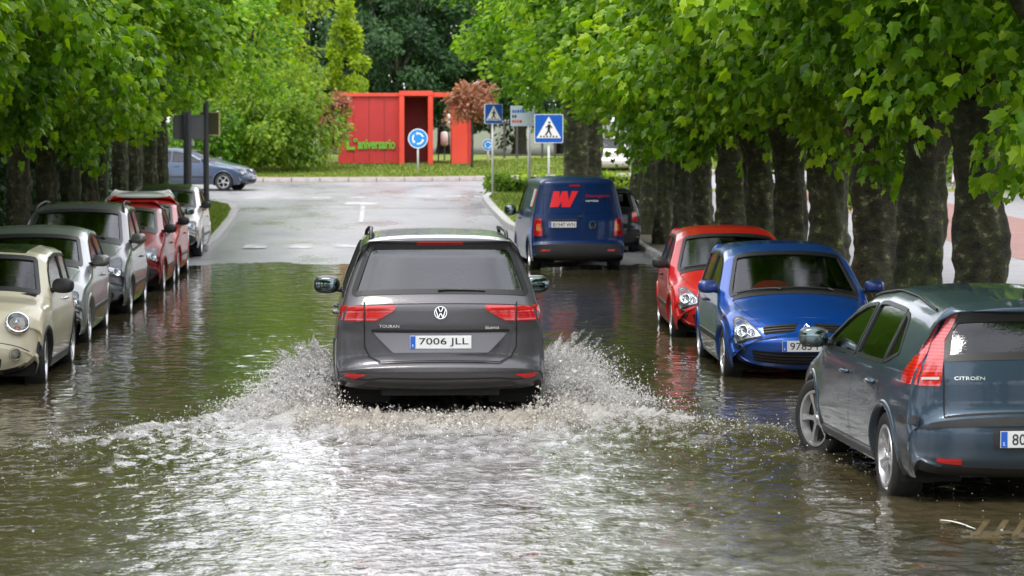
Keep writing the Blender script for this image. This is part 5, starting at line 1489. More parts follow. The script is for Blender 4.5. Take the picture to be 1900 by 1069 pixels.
def crown_mesh(name, seed, n_clump, n_leaf, rx, ry, rz, size, kind, mat, shell=0.62, clump=(0.45, 0.8), droop=0.55, low_cut=-0.9, light_bias=0.0, lob=0.22, cone=0.0, autumn=0.0, flat=1.0):
    g = np.random.default_rng(seed)
    # lumpy crown: clump centres on an uneven ellipsoid
    d = g.normal(size=(n_clump * 3, 3)); d /= np.linalg.norm(d, axis=1)[:, None]
    d = d[d[:, 2] > low_cut][:n_clump]
    ph = np.arctan2(d[:, 1], d[:, 0])
    lobes = 1 + lob * np.sin(ph * 3 + seed) * np.cos(d[:, 2] * 4 + seed * 2) + lob * .7 * g.normal(size=len(d))
    rad = (shell + (1 - shell) * g.random(len(d)) ** .6) * np.clip(lobes, .6, 1.35)
    if cone > 0: taper = 1 - cone * (d[:, 2] * rad * .5 + .5)
    else: taper = np.ones(len(d))
    C = np.stack([d[:, 0] * rad * rx * taper, d[:, 1] * rad * ry * taper, d[:, 2] * rad * rz], 1)
    cr = g.uniform(*clump, size=len(C)); ct = g.normal(0, .13, size=len(C))
    ci = g.integers(0, len(C), n_leaf)
    q = g.normal(size=(n_leaf, 3)); q /= np.linalg.norm(q, axis=1)[:, None]
    q *= (g.random(n_leaf) ** .45)[:, None]; q[:, 2] *= flat
    P = C[ci] + q * cr[ci][:, None]
    # orientation: leaf tip outward and down, face up and outward
    out = P / np.array([rx, ry, rz]); out /= (np.linalg.norm(out, axis=1)[:, None] + 1e-6)
    oc = q / (np.linalg.norm(q, axis=1)[:, None] + 1e-6)
    tip = .5 * out + .5 * oc + np.array([0, 0, -droop]) + .55 * g.normal(size=P.shape); tip /= np.linalg.norm(tip, axis=1)[:, None]
    nr = .55 * out + .4 * oc + np.array([0, 0, .55]) + .5 * g.normal(size=P.shape)
    nr -= tip * np.sum(nr * tip, 1)[:, None]; nr /= (np.linalg.norm(nr, axis=1)[:, None] + 1e-6)
    sd = np.cross(tip, nr)
    sz = size * g.uniform(.45, 1.35, n_leaf)
    LV, LF = leaf_shape(kind); k = len(LV)
    curl = g.uniform(.3, 2.6, n_leaf)[:, None, None]; wid = g.uniform(.75, 1.1, n_leaf)[:, None, None]
    V = P[:, None] + sz[:, None, None] * (wid * LV[None, :, 0:1] * sd[:, None] + LV[None, :, 1:2] * tip[:, None] + curl * LV[None, :, 2:3] * nr[:, None])
    F = (np.arange(n_leaf) * k)[:, None, None] + LF[None]
    me = fast_mesh(name, V.reshape(-1, 3), F.reshape(-1, 3), mat, False)
    depth = np.linalg.norm(P / np.array([rx, ry, rz]), axis=1)
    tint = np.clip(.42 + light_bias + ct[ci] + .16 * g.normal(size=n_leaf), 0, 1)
    # outermost leaves of each clump are paler
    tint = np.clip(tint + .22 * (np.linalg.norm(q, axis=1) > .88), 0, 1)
    add_attr(me, 'tint', np.repeat(tint, k))
    return me

def bark_mat(name, c0, c1, c2, scale=5.0):
    m, nt, b = new_mat(name)
    tc = N(nt, 'ShaderNodeTexCoord'); mp = N(nt, 'ShaderNodeMapping'); mp.inputs['Scale'].default_value = (1, 1, 1.3)
    oi = N(nt, 'ShaderNodeObjectInfo'); ad = N(nt, 'ShaderNodeVectorMath', operation='ADD')
    mu = N(nt, 'ShaderNodeVectorMath', operation='SCALE'); mu.inputs['Scale'].default_value = 1.0
    nt.links.new(tc.outputs['Object'], ad.inputs[0]); nt.links.new(oi.outputs['Location'], ad.inputs[1]); nt.links.new(ad.outputs[0], mp.inputs[0])
    n1 = N(nt, 'ShaderNodeTexNoise', Scale=scale, Detail=7.0, Roughness=0.7); n2 = N(nt, 'ShaderNodeTexVoronoi', Scale=scale * 2.6)
    n3 = N(nt, 'ShaderNodeTexNoise', Scale=1.3, Detail=3.0)
    for n in (n1, n2, n3): nt.links.new(mp.outputs[0], n.inputs['Vector'])
    r = N(nt, 'ShaderNodeValToRGB'); e = r.color_ramp.elements
    e[0].position = .38; e[0].color = (*c0, 1); e[1].position = .66; e[1].color = (*c2, 1); k = e.new(.58); k.color = (*c1, 1)
    nt.links.new(n1.outputs['Fac'], r.inputs[0])
    moss = ramp2(nt, n3.outputs['Fac'], (1, 1, 1), (.75, .95, .42), .42, .62)
    mx = N(nt, 'ShaderNodeMixRGB', blend_type='MULTIPLY'); mx.inputs[0].default_value = 1
    nt.links.new(r.outputs[0], mx.inputs[1]); nt.links.new(moss.outputs[0], mx.inputs[2])
    nt.links.new(mx.outputs[0], b.inputs['Base Color']); b.inputs['Roughness'].default_value = .75
    bp = N(nt, 'ShaderNodeBump', Strength=1.0, Distance=.06); nt.links.new(n1.outputs['Fac'], bp.inputs['Height']); nt.links.new(bp.outputs[0], b.inputs['Normal'])
    return m
M['plane_bark'] = bark_mat('plane_bark', (0.013, 0.012, 0.006), (0.060, 0.058, 0.022), (0.27, 0.26, 0.15), 6.0)
M['bark'] = bark_mat('bark', (0.02, 0.016, 0.012), (0.05, 0.04, 0.03), (0.10, 0.085, 0.065), 4.0)

def gsm2(a):
    k = np.array([.25, .5, .25]); b = a.copy()
    for _ in range(2): b = .25 * np.roll(b, 1, 1) + .5 * b + .25 * np.roll(b, -1, 1)
    b[1:-1] = .2 * b[:-2] + .6 * b[1:-1] + .2 * b[2:]
    return b / b.std()
def trunk_mesh(name, seed, r0, h, mat, knob=True, flare=1.35):
    g = np.random.default_rng(seed); n = 44; zs = np.concatenate([np.linspace(-.25, .5, 10), np.linspace(.56, h, 38)])
    rough = gsm2(g.normal(size=(len(zs), n)))
    V = []; F = []
    a = np.linspace(0, 2 * math.pi, n, endpoint=False); ph = g.uniform(0, 6, 6)
    bend = g.normal(0, .03, 2)
    for iz, z in enumerate(zs):
        t = z / h
        r = r0 * (1 + (flare - 1) * math.exp(-max(z, 0) / .28)) * (1 - .14 * t)
        if knob: r *= 1 + .28 * math.exp(-((t - 1.0) / .13) ** 2) + .07 * math.sin(5.5 * z + ph[0])
        rr = r * (1 + .06 * np.sin(3 * a + ph[1] + 1.3 * z) + .05 * np.sin(5 * a + ph[2] - 2 * z) + .035 * np.sin(9 * a + ph[3] + 4 * z) + .045 * rough[iz])
        for k in range(n): V.append((rr[k] * math.cos(a[k]) + bend[0] * math.sin(z * 1.3) * 1.5, rr[k] * math.sin(a[k]) + bend[1] * z, z))
    m = len(zs)
    for i in range(m - 1):
        for k in range(n): F.append((i * n + k, i * n + (k + 1) % n, (i + 1) * n + (k + 1) % n, (i + 1) * n + k))
    F.append(tuple((m - 1) * n + k for k in range(n)))
    return mesh_data(name, V, F, mat, True)

def limb_meshes(seed, h, r0, nb, reach, rise, mat):
    g = np.random.default_rng(seed + 99); out = []
    for k in range(nb):
        a = 2 * math.pi * k / nb + g.uniform(-.3, .3); L = reach * g.uniform(.6, 1.0); hh = rise * g.uniform(.5, 1.0)
        p = []
        for j in range(6):
            t = j / 5
            p.append((math.cos(a + .25 * t) * L * t + g.normal(0, .04) * t, math.sin(a + .25 * t) * L * t + g.normal(0, .04) * t, h - .15 + hh * (t ** .8)))
        out.append(MB().tube(p, [r0 * .34 * (1 - .78 * j / 5) for j in range(6)], 9).data('limb', mat, smooth=True))
    return out

# avenue plane trees: four crowns, four trunks, shared by all
PL_CROWN = [crown_mesh('crown', 11 + k, 125, 20000, 2.75, 2.65, 2.55, .132, 'plane', M['plane_leaf'], clump=(.36, .72), low_cut=-.98) for k in range(4)]
PL_TRUNK = [trunk_mesh('trunk', 31 + k, .29, 2.75, M['plane_bark']) for k in range(4)]
PL_LIMB = [limb_meshes(51 + k, 2.75, .29, 6, 1.9, 2.6, M['plane_bark']) for k in range(4)]
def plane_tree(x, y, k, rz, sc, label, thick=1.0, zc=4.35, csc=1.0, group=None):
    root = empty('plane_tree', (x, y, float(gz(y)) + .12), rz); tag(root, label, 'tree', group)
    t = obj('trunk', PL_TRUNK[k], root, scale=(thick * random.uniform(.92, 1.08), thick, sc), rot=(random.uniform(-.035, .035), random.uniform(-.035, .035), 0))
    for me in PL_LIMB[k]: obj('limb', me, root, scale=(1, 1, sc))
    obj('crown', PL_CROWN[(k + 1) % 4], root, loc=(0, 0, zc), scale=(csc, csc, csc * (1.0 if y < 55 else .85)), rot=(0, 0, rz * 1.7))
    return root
ORD = ['first', 'second', 'third', 'fourth', 'fifth', 'sixth', 'seventh', 'eighth', 'ninth', 'tenth', 'eleventh', 'twelfth', 'thirteenth', 'fourteenth', 'fifteenth', 'sixteenth', 'seventeenth']
east = [(24.0, 1.05, 6.35), (27.4, 1.0, 6.3), (30.7, 1.05, 6.3), (33.9, 1.15, 6.3), (37.6, 1.05, 6.3), (40.9, .80, 6.3), (44.6, 1.0, 6.3), (48.6, 1.0, 6.35), (52.2, .85, 6.3), (55.2, .85, 6.3), (58.4, .9, 6.3), (62.2, .9, 6.3), (66.0, .8, 6.3), (78.0, 1.35, 5.75), (83.5, 1.0, 6.7)]
for i, (y, th, x) in enumerate(east):
    lab = '%s stout plane tree in the right-hand row, counting from the frame edge' % ORD[i] if i < 13 else (
        'thickest plane tree, standing alone behind the navy van' if i == 13 else 'plane tree behind the thick one, next to the pale silver car')
    g_ = 'plane trees along the right kerb'
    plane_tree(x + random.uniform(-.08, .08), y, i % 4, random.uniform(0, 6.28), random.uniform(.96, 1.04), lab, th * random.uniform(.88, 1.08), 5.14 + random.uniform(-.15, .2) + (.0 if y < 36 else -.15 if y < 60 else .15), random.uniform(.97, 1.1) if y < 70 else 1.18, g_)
west = [24.5, 28.0, 31.5, 35.2, 38.8, 42.4, 46.0, 51.0, 54.6, 58.2, 61.9, 66.0, 70.0, 74.2, 79.0]
for i, y in enumerate(west):
    lab = '%s slim dark plane tree in the left-hand row, counting from the camera' % ORD[i]
    plane_tree(-6.2 + random.uniform(-.1, .1), y, (i * 3 + 1) % 4, random.uniform(0, 6.28), random.uniform(.96, 1.04), lab, .72, 5.05 + random.uniform(-.15, .3), random.uniform(.97, 1.12), 'plane trees along the left kerb')
# the avenue goes on behind the camera (seen in the windows and the water)
for i, y in enumerate((17.0, 9.0, 1.0, -8.0, -17.0)):
    for sx in (-1, 1):
        plane_tree(sx * 7.2, y, (i + (sx > 0)) % 4, i * 1.3 + sx, 1.0, '%s avenue tree behind the viewer, %s row' % (ORD[i], 'left' if sx < 0 else 'right'), .9, 5.0, 1.1, 'avenue trees out of view')

# ---- background planting
def big_tree(name, label, x, y, h, rx, rz_, kind, seed, n_leaf, size, mat, trunk_h, trunk_r, n_clump=80, clump=(.5, .9), group=None, cone=0.0, light=0.0, shell=.5, rot=0.0, ry=None, low=-.95):
    zb = float(gz(y)) + .05; root = empty(name, (x, y, zb), rot); tag(root, label, 'tree' if 'bush' not in name and 'hedge' not in name and 'shrub' not in name else name.split('_')[-1], group)
    if trunk_h > 0:
        obj('trunk', trunk_mesh('trunk', seed, trunk_r, trunk_h, M['bark'], False), root)
        for me in limb_meshes(seed, trunk_h, trunk_r * 1.1, 5, rx * .6, rz_ * .9, M['bark']): obj('limb', me, root)
    me = crown_mesh('crown', seed, n_clump, n_leaf, rx, ry or rx, rz_, size, kind, mat, clump=clump, cone=cone, light_bias=light, shell=shell, low_cut=low)
    obj('crown', me, root, loc=(0, 0, h - rz_))
    return root
# big soft green bush left of the pavilion
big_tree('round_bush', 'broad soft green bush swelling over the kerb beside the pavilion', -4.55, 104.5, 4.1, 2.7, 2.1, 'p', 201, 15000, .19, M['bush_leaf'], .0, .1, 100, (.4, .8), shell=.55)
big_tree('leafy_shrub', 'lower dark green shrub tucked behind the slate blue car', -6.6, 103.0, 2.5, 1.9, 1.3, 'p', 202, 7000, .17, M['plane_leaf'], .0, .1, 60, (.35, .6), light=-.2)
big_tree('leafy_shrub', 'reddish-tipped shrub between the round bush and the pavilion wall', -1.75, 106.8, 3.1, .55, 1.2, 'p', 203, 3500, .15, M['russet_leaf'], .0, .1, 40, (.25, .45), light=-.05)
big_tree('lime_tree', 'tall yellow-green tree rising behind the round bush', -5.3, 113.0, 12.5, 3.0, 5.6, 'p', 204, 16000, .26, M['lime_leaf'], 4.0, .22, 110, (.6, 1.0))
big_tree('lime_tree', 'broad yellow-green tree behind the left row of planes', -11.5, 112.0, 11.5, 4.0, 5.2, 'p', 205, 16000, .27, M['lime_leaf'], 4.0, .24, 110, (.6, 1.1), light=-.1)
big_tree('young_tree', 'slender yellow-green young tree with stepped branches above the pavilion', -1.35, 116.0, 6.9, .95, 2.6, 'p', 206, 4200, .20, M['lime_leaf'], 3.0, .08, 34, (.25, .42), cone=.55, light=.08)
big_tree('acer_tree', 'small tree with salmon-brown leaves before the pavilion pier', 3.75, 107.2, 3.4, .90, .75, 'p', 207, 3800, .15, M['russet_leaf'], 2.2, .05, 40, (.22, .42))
# dark wood behind
k = 0
DARK = [crown_mesh('crown', 300 + q, 130, 24000, 5.5, 5.5, 6.9, .36, 'p', M['dark_leaf'], clump=(.7, 1.3), shell=.5) for q in range(3)]
def dark_tree(label, x, y, h, rx, k):
    zb = float(gz(y)) + .05; root = empty('dark_tree', (x, y, zb), k * 1.1); tag(root, label, 'tree', 'dark wood behind the roundabout')
    obj('trunk', DTRUNK, root)
    for me in DLIMB: obj('limb', me, root)
    obj('crown', DARK[k % 3], root, loc=(0, 0, h * .54), scale=(rx / 5.5, rx / 5.5, h * .46 / 6.9))
DTRUNK = trunk_mesh('trunk', 300, .3, 3.5, M['bark'], False); DLIMB = limb_meshes(300, 3.5, .33, 5, 3.0, 5.0, M['bark'])
for (x, y, h, rx) in ((-3.5, 136, 15, 5.0), (3.5, 142, 16, 5.5), (9.5, 138, 14, 5.0), (-12, 140, 15, 6.0), (16, 145, 15, 6.0), (24, 140, 14, 6.5), (-22, 138, 14, 6.5), (1.0, 131, 9.0, 3.4), (7.0, 132, 8.5, 3.6), (34, 138, 14, 7), (-33, 136, 14, 7), (-6.5, 156, 17, 7), (5.0, 160, 17, 7.5)):
    dark_tree(['tall dark conifer-green tree directly behind the young tree', 'tall dark tree above the portal of the pavilion', 'dark tree behind the salmon-leaved tree', 'dark tree behind the broad yellow-green tree', 'dark tree beyond the direction board', 'dark tree beyond the pale silver car',
             'dark tree far behind the left row', 'lower dark tree just above the pavilion roof', 'lower dark tree seen through the slim red frame', 'dark tree far behind the right trunks', 'dark tree at the far left end of the wood', 'hindmost dark tree filling the gap beside the tall yellow-green tree', 'hindmost dark tree above the portal, behind the others'][k], x, y, h, rx, k)
    k += 1
# plain green trees/hedges that close the view behind both trunk rows
def hedge(name, label, x, y, L, w, h, rot, seed, mat, n=9000, size=.2, light=0.0):
    zb = float(gz(y)); root = empty(name, (x, y, zb), rot); tag(root, label, 'hedge')
    g = np.random.default_rng(seed)
    ncl = int(L * 3); P = np.stack([g.uniform(-w / 2, w / 2, n), g.uniform(-L / 2, L / 2, n), g.uniform(0, h, n) ** 1.0], 1)
    P[:, 0] = np.sign(P[:, 0]) * (w / 2) * (np.abs(P[:, 0]) / (w / 2)) ** .35
    P += g.normal(0, .08, P.shape); P[:, 2] += .12 * np.sin(P[:, 1] * 2.1)
    nr = np.stack([np.sign(P[:, 0]), np.zeros(n), np.full(n, .5)], 1) + .6 * g.normal(size=P.shape); tip = np.array([0, 0, -.3]) + g.normal(size=P.shape)
    tip /= np.linalg.norm(tip, axis=1)[:, None]; nr -= tip * np.sum(nr * tip, 1)[:, None]; nr /= np.linalg.norm(nr, axis=1)[:, None]; sd = np.cross(tip, nr)
    LV, LF = leaf_shape('p'); sz = size * g.uniform(.7, 1.3, n); kk = 4
    V = P[:, None] + sz[:, None, None] * (LV[None, :, 0:1] * sd[:, None] + LV[None, :, 1:2] * tip[:, None] + LV[None, :, 2:3] * nr[:, None])
    F = (np.arange(n) * kk)[:, None, None] + LF[None]
    me = fast_mesh('foliage', V.reshape(-1, 3), F.reshape(-1, 3), mat, False); add_attr(me, 'tint', np.repeat(np.clip(.4 + light + .2 * g.normal(size=n), 0, 1), kk))
    obj('foliage', me, root)
    core = MB().box(-w * .36, w * .36, -L / 2 + .2, L / 2 - .2, 0, h * .88).build('twigs', M['bark'], root)
hedge('clipped_hedge', 'long dark hedge behind the left row of trunks', -8.9, 55.0, 60, 1.4, 3.4, 0, 401, M['dark_leaf'], 26000, .24)
hedge('low_hedge', 'low bright green hedge below the pale silver car', 7.9, 90.5, 6.0, .9, .55, R(90), 402, M['lime_leaf'], 4000, .14)
hedge('low_hedge', 'small dark clipped hedge at the foot of the crossing signs', 4.35, 86.8, 1.6, .8, .55, R(90), 403, M['bush_leaf'], 2500, .12, -.15)
hedge('clipped_hedge', 'tall yellow-green hedge far beyond the right-hand footpath', 21.5, 70.0, 70, 1.6, 3.6, R(0), 404, M['bush_leaf'], 26000, .26)

# grass blades on the near grass corner and lawn edges
def grass_patch(name, pts_fn, n, h, mat, seed, label):
    g = np.random.default_rng(seed); P = pts_fn(g, n); n = len(P)
    a = g.uniform(0, 2 * math.pi, n); hh = h * g.uniform(.5, 1.3, n); w = .018 * g.uniform(.7, 1.4, n) * (h / .07)
    lean = g.normal(0, .45, (n, 2)) * hh[:, None]
    V = np.zeros((n, 3, 3)); V[:, 0] = P; V[:, 1] = P; V[:, 2] = P
    V[:, 0, 0] -= w * np.cos(a); V[:, 0, 1] -= w * np.sin(a); V[:, 1, 0] += w * np.cos(a); V[:, 1, 1] += w * np.sin(a)
    V[:, 2, 0] += lean[:, 0]; V[:, 2, 1] += lean[:, 1]; V[:, 2, 2] += hh
    me = fast_mesh(name, V.reshape(-1, 3), np.arange(3 * n).reshape(-1, 3), mat); add_attr(me, 'tint', np.repeat(np.clip(.5 + .2 * g.normal(size=n), 0, 1), 3))
    return tag(obj(name, me), label, 'grass', kind='stuff')
M['grass_blade'] = leaf_mat('grass_blade', (0.07, 0.12, 0.012), (0.13, 0.19, 0.018), (0.22, 0.26, 0.03), .3)
def west_pts(g, n):
    P = np.stack([g.uniform(-8, -3.75, n), g.uniform(58.3, 82.5, n)], 1); poly = [(x - .14, y - .06) for x, y in vw[1:]] + [(-14, 58.2)]
    P = P[in_poly(P[:, 0], P[:, 1], poly)]; return np.column_stack([P, gz(P[:, 1]) + .11])
def east_pts(g, n):
    P = np.stack([g.uniform(3.3, 9, n), g.uniform(63, 90, n)], 1); poly = [(x + .14, y - .06) for x, y in ve[1:]] + [(26, 63)]
    P = P[in_poly(P[:, 0], P[:, 1], poly)]; return np.column_stack([P, gz(P[:, 1]) + .11])
def isl_pts(g, n):
    a = g.uniform(R(200), R(340), n); r = IR - .8 - g.uniform(0, 1, n) ** 1.3 * 12; x = IC[0] + r * np.cos(a); y = IC[1] + r * np.sin(a); return np.column_stack([x, y, gz(np.minimum(y, IC[1])) + .12])
grass_patch('grass', west_pts, 30000, .07, M['grass_blade'], 1, 'short green grass on the left-hand corner')
grass_patch('grass', east_pts, 20000, .07, M['grass_blade'], 2, 'short grass on the corner by the van')
grass_patch('grass', isl_pts, 40000, .10, M['grass_blade'], 3, 'yellowish grass of the roundabout lawn')
# ------------------------------------------------------------------ flood water
CARX, CARY = 0.55, 23.25                       # rear bumper of the moving car
def fft_noise(ny, nx, dy, dx, lmin, lmax, seed, ax=1.0, ay=1.0):
    g = np.random.default_rng(seed); w = g.normal(size=(ny, nx)); f = np.fft.rfft2(w)
    ky = np.fft.fftfreq(ny, dy)[:, None] * ay; kx = np.fft.rfftfreq(nx, dx)[None] * ax; k = np.hypot(ky, kx) + 1e-9
    f *= np.exp(-(k * lmin) ** 2 * .5) * (1 - np.exp(-(k * lmax) ** 2 * .5)) / k ** .6
    r = np.fft.irfft2(f, s=(ny, nx)); return r / r.std()

wx = np.arange(-5.9, 5.91, .05); wy = np.concatenate([np.arange(9.0, 34.0, .05), np.arange(34.0, 56.0, .10)])
WX, WY = np.meshgrid(wx, wy)
def field(lmin, lmax, seed, ax=1.0, ay=1.0):
    ny = int((56 - 9) / .05) + 2; a = fft_noise(ny, len(wx), .05, .05, lmin, lmax, seed, ax, ay)
    yi = np.clip(((wy - 9.0) / .05).astype(int), 0, ny - 1); return a[yi]
n_long = field(.25, 1.6, 1, .8, 1.3); n_mid = field(.13, .5, 2, .55, 1.2); n_short = field(.07, .22, 3); n_big = field(.6, 3.0, 4)
sm = lambda a, b, x: np.clip((x - a) / (b - a), 0, 1) ** 2 * (3 - 2 * np.clip((x - a) / (b - a), 0, 1))
xr = WX - CARX; back = CARY + 1.6 - WY                     # metres behind the rear wheel line
# half width of the wake V: grows behind the car
half = 1.05 + np.clip(back, -3.0, 30) * 0.62
inside = sm(.35, -.35, np.abs(xr) - half) * sm(-3.2, -1.2, back)
crest = np.exp(-((np.abs(xr) - half - .08 * n_big) / (.07 + .12 * np.exp(-np.clip(back, 0, 20) / 1.6))) ** 2) * sm(-2.6, -.4, back) * np.exp(-np.clip(back - 1, 0, 20) / 4.5)
crest2 = np.exp(-((np.abs(xr) - half * .72 + .25 - .12 * n_big) / .16) ** 2) * sm(.3, 1.6, back) * np.exp(-np.clip(back - 1, 0, 20) / 5.0)
churn = inside * np.exp(-np.clip(back - 1.0, 0, 30) / 1.9)
roll = np.exp(-((back - 1.95) / .50) ** 2) * (np.exp(-((np.abs(xr) - .74) / .28) ** 2) * 1.1 + .55 * sm(1.15, .7, np.abs(xr)))
side_roll = np.exp(-((np.abs(xr) - 1.12 - .10 * np.clip(back, -3, 3)) / .17) ** 2) * sm(-3.4, -2.4, back) * sm(2.4, .8, back)
near = np.exp(-((WY - CARY) / 9.0) ** 2)
calm = .0016 * n_long + .0005 * n_mid
Zw = calm * (1 + .8 * near) + inside * (.0011 * n_mid + .0016 * n_long) * (.70 + 1.3 * np.exp(-np.clip(back, 0, 30) / 5)) \
     + crest * (.050 + .006 * n_mid) + crest2 * (.022 + .004 * n_mid) + churn * (.010 * n_mid + .010 * np.abs(n_mid)) \
     + roll * (.045 + .020 * n_mid) + side_roll * (.07 + .022 * n_mid)
edge = np.where(np.abs(WX) > 5.6, 0, 1)
Zw *= edge
foam = np.clip(1.05 * churn * (.55 + .16 * n_mid + .10 * n_long) + .62 * crest * (.65 + .25 * n_long) * (.35 + .65 * np.exp(-np.clip(back - 1, 0, 20) / 2.0)) + .42 * crest2 * (.5 + .4 * n_long) + .95 * roll + .9 * side_roll, 0, 1)
mud = np.clip(roll * 1.1 + side_roll * .5 + churn * .35, 0, 1)
def water_mat():
    m, nt, b = new_mat('flood_water')
    tc = N(nt, 'ShaderNodeTexCoord'); fa = N(nt, 'ShaderNodeAttribute', attribute_name='foam'); ma = N(nt, 'ShaderNodeAttribute', attribute_name='mud'); ca = N(nt, 'ShaderNodeAttribute', attribute_name='chop')
    n0 = N(nt, 'ShaderNodeTexNoise', Scale=0.5, Detail=3.0); nt.links.new(tc.outputs['Object'], n0.inputs['Vector'])
    base = ramp2(nt, n0.outputs['Fac'], (0.045, 0.040, 0.018), (0.075, 0.060, 0.032), .35, .65)
    aa = N(nt, 'ShaderNodeAttribute', attribute_name='air_sheen'); am = N(nt, 'ShaderNodeMixRGB'); am.inputs[2].default_value = (.44, .435, .445, 1)  # paler base colour: air bubbles plus the white sky reflection painted in
    nt.links.new(aa.outputs['Fac'], am.inputs[0]); nt.links.new(base.outputs[0], am.inputs[1]); nt.links.new(am.outputs[0], b.inputs['Base Color'])
    b.inputs['Roughness'].default_value = 0.045; b.inputs['IOR'].default_value = 1.42; b.inputs['Specular IOR Level'].default_value = .5
    # ripples: two octaves of fine noise stretched across the view
    mp = N(nt, 'ShaderNodeMapping'); mp.inputs['Scale'].default_value = (1.0, .95, 1); nt.links.new(tc.outputs['Object'], mp.inputs[0])
    w1 = N(nt, 'ShaderNodeTexNoise', Scale=9.0, Detail=2.5, Roughness=.55); w2 = N(nt, 'ShaderNodeTexNoise', Scale=34.0, Detail=2.0)
    nt.links.new(mp.outputs[0], w1.inputs['Vector']); nt.links.new(mp.outputs[0], w2.inputs['Vector'])
    a1 = N(nt, 'ShaderNodeMath', operation='MULTIPLY'); a1.inputs[1].default_value = .10; nt.links.new(w2.outputs['Fac'], a1.inputs[0])
    a2 = N(nt, 'ShaderNodeMath', operation='ADD'); nt.links.new(w1.outputs['Fac'], a2.inputs[0]); nt.links.new(a1.outputs[0], a2.inputs[1])
    st = N(nt, 'ShaderNodeMapRange'); st.inputs[3].default_value = .03; st.inputs[4].default_value = .62; nt.links.new(ca.outputs['Fac'], st.inputs[0])
    bp = N(nt, 'ShaderNodeBump', Distance=.035); nt.links.new(st.outputs[0], bp.inputs['Strength']); nt.links.new(a2.outputs[0], bp.inputs['Height']); nt.links.new(bp.outputs[0], b.inputs['Normal'])
    # foam: broken by fine noise
    n1 = N(nt, 'ShaderNodeTexNoise', Scale=38.0, Detail=7.0, Roughness=.8); mpf = N(nt, 'ShaderNodeMapping'); mpf.inputs['Scale'].default_value = (.8, 1.1, 1)
    nt.links.new(tc.outputs['Object'], mpf.inputs[0]); nt.links.new(mpf.outputs[0], n1.inputs['Vector'])
    su = N(nt, 'ShaderNodeMath', operation='SUBTRACT'); su.inputs[1].default_value = .5; nt.links.new(n1.outputs['Fac'], su.inputs[0])
    mu = N(nt, 'ShaderNodeMath', operation='MULTIPLY'); mu.inputs[1].default_value = 2.6; nt.links.new(su.outputs[0], mu.inputs[0])
    ad = N(nt, 'ShaderNodeMath', operation='ADD'); nt.links.new(fa.outputs['Fac'], ad.inputs[0]); nt.links.new(mu.outputs[0], ad.inputs[1])
    mr = N(nt, 'ShaderNodeMapRange'); mr.inputs[1].default_value = .30; mr.inputs[2].default_value = .95; nt.links.new(ad.outputs[0], mr.inputs[0])
    ml = N(nt, 'ShaderNodeMath', operation='MULTIPLY', use_clamp=True); nt.links.new(mr.outputs[0], ml.inputs[0])
    cl = N(nt, 'ShaderNodeMapRange'); cl.inputs[1].default_value = .04; cl.inputs[2].default_value = .3; nt.links.new(fa.outputs['Fac'], cl.inputs[0]); nt.links.new(cl.outputs[0], ml.inputs[1])
    fo = N(nt, 'ShaderNodeBsdfPrincipled'); fo.inputs['Roughness'].default_value = .35
    fc = N(nt, 'ShaderNodeMixRGB'); fc.inputs[1].default_value = (.50, .495, .49, 1); fc.inputs[2].default_value = (.38, .34, .29, 1); nt.links.new(ma.outputs['Fac'], fc.inputs[0]); nt.links.new(fc.outputs[0], fo.inputs['Base Color'])
    bp2 = N(nt, 'ShaderNodeBump', Strength=.6, Distance=.03); nt.links.new(n1.outputs['Fac'], bp2.inputs['Height']); nt.links.new(bp2.outputs[0], fo.inputs['Normal'])
    mx = N(nt, 'ShaderNodeMixShader'); out = nt.nodes['Material Output']
    nt.links.new(ml.outputs[0], mx.inputs[0]); nt.links.new(b.outputs[0], mx.inputs[1]); nt.links.new(fo.outputs[0], mx.inputs[2]); nt.links.new(mx.outputs[0], out.inputs['Surface'])
    return m
M['water'] = water_mat()
ny_, nx_ = WX.shape
V = np.stack([WX, WY, Zw], -1).reshape(-1, 3); i_ = np.arange(ny_ - 1)[:, None] * nx_ + np.arange(nx_ - 1)[None]
F = np.stack([i_, i_ + 1, i_ + nx_ + 1, i_ + nx_], -1).reshape(-1, 4)
w_me = fast_mesh('water', V, F, M['water'], True)
add_attr(w_me, 'foam', foam.ravel()); add_attr(w_me, 'mud', mud.ravel()); add_attr(w_me, 'air_sheen', np.clip(inside * sm(.2, 1.5, back) * np.exp(-np.clip(back - 2, 0, 30) / 12.0) * np.exp(-((xr + .1) / (1.0 + .09 * np.clip(back, 0, 30))) ** 4) * (.72 + .2 * n_big + .22 * n_mid + .12 * n_long), 0, 1).ravel()); add_attr(w_me, 'chop', np.clip(.10 + .20 * near + .14 * inside + .75 * inside * np.exp(-((xr + .1) / 2.0) ** 4), 0, 1).ravel())
w_o = obj('flood_water', w_me); tag(w_o, kind='structure')

# ---- spray thrown up by the wheels: drops on ballistic arcs, seen at one instant
def droplet_mesh(name, P, r, mat, g):
    n = len(P); O = np.array([(1, 1, 1), (-1, -1, 1), (-1, 1, -1), (1, -1, -1)], float) * .8
    FO = np.array([(0, 2, 1), (0, 1, 3), (0, 3, 2), (1, 2, 3)])
    q = g.normal(size=(n, 3, 3)); u = q[:, 0] / np.linalg.norm(q[:, 0], axis=1)[:, None]; v = np.cross(u, q[:, 1]); v /= np.linalg.norm(v, axis=1)[:, None]; w = np.cross(u, v)
    st = g.uniform(.6, 1.7, size=(n, 3)) * r[:, None]
    V = P[:, None] + O[None, :, 0:1] * (u * st[:, 0:1])[:, None] + O[None, :, 1:2] * (v * st[:, 1:2])[:, None] + O[None, :, 2:3] * (w * st[:, 2:3])[:, None]
    F = (np.arange(n) * 4)[:, None, None] + FO[None]
    return fast_mesh(name, V.reshape(-1, 3), F.reshape(-1, 3), mat, False)
M['spray'] = plain('spray_water', (0.78, 0.77, 0.76), .15, spec=.8)
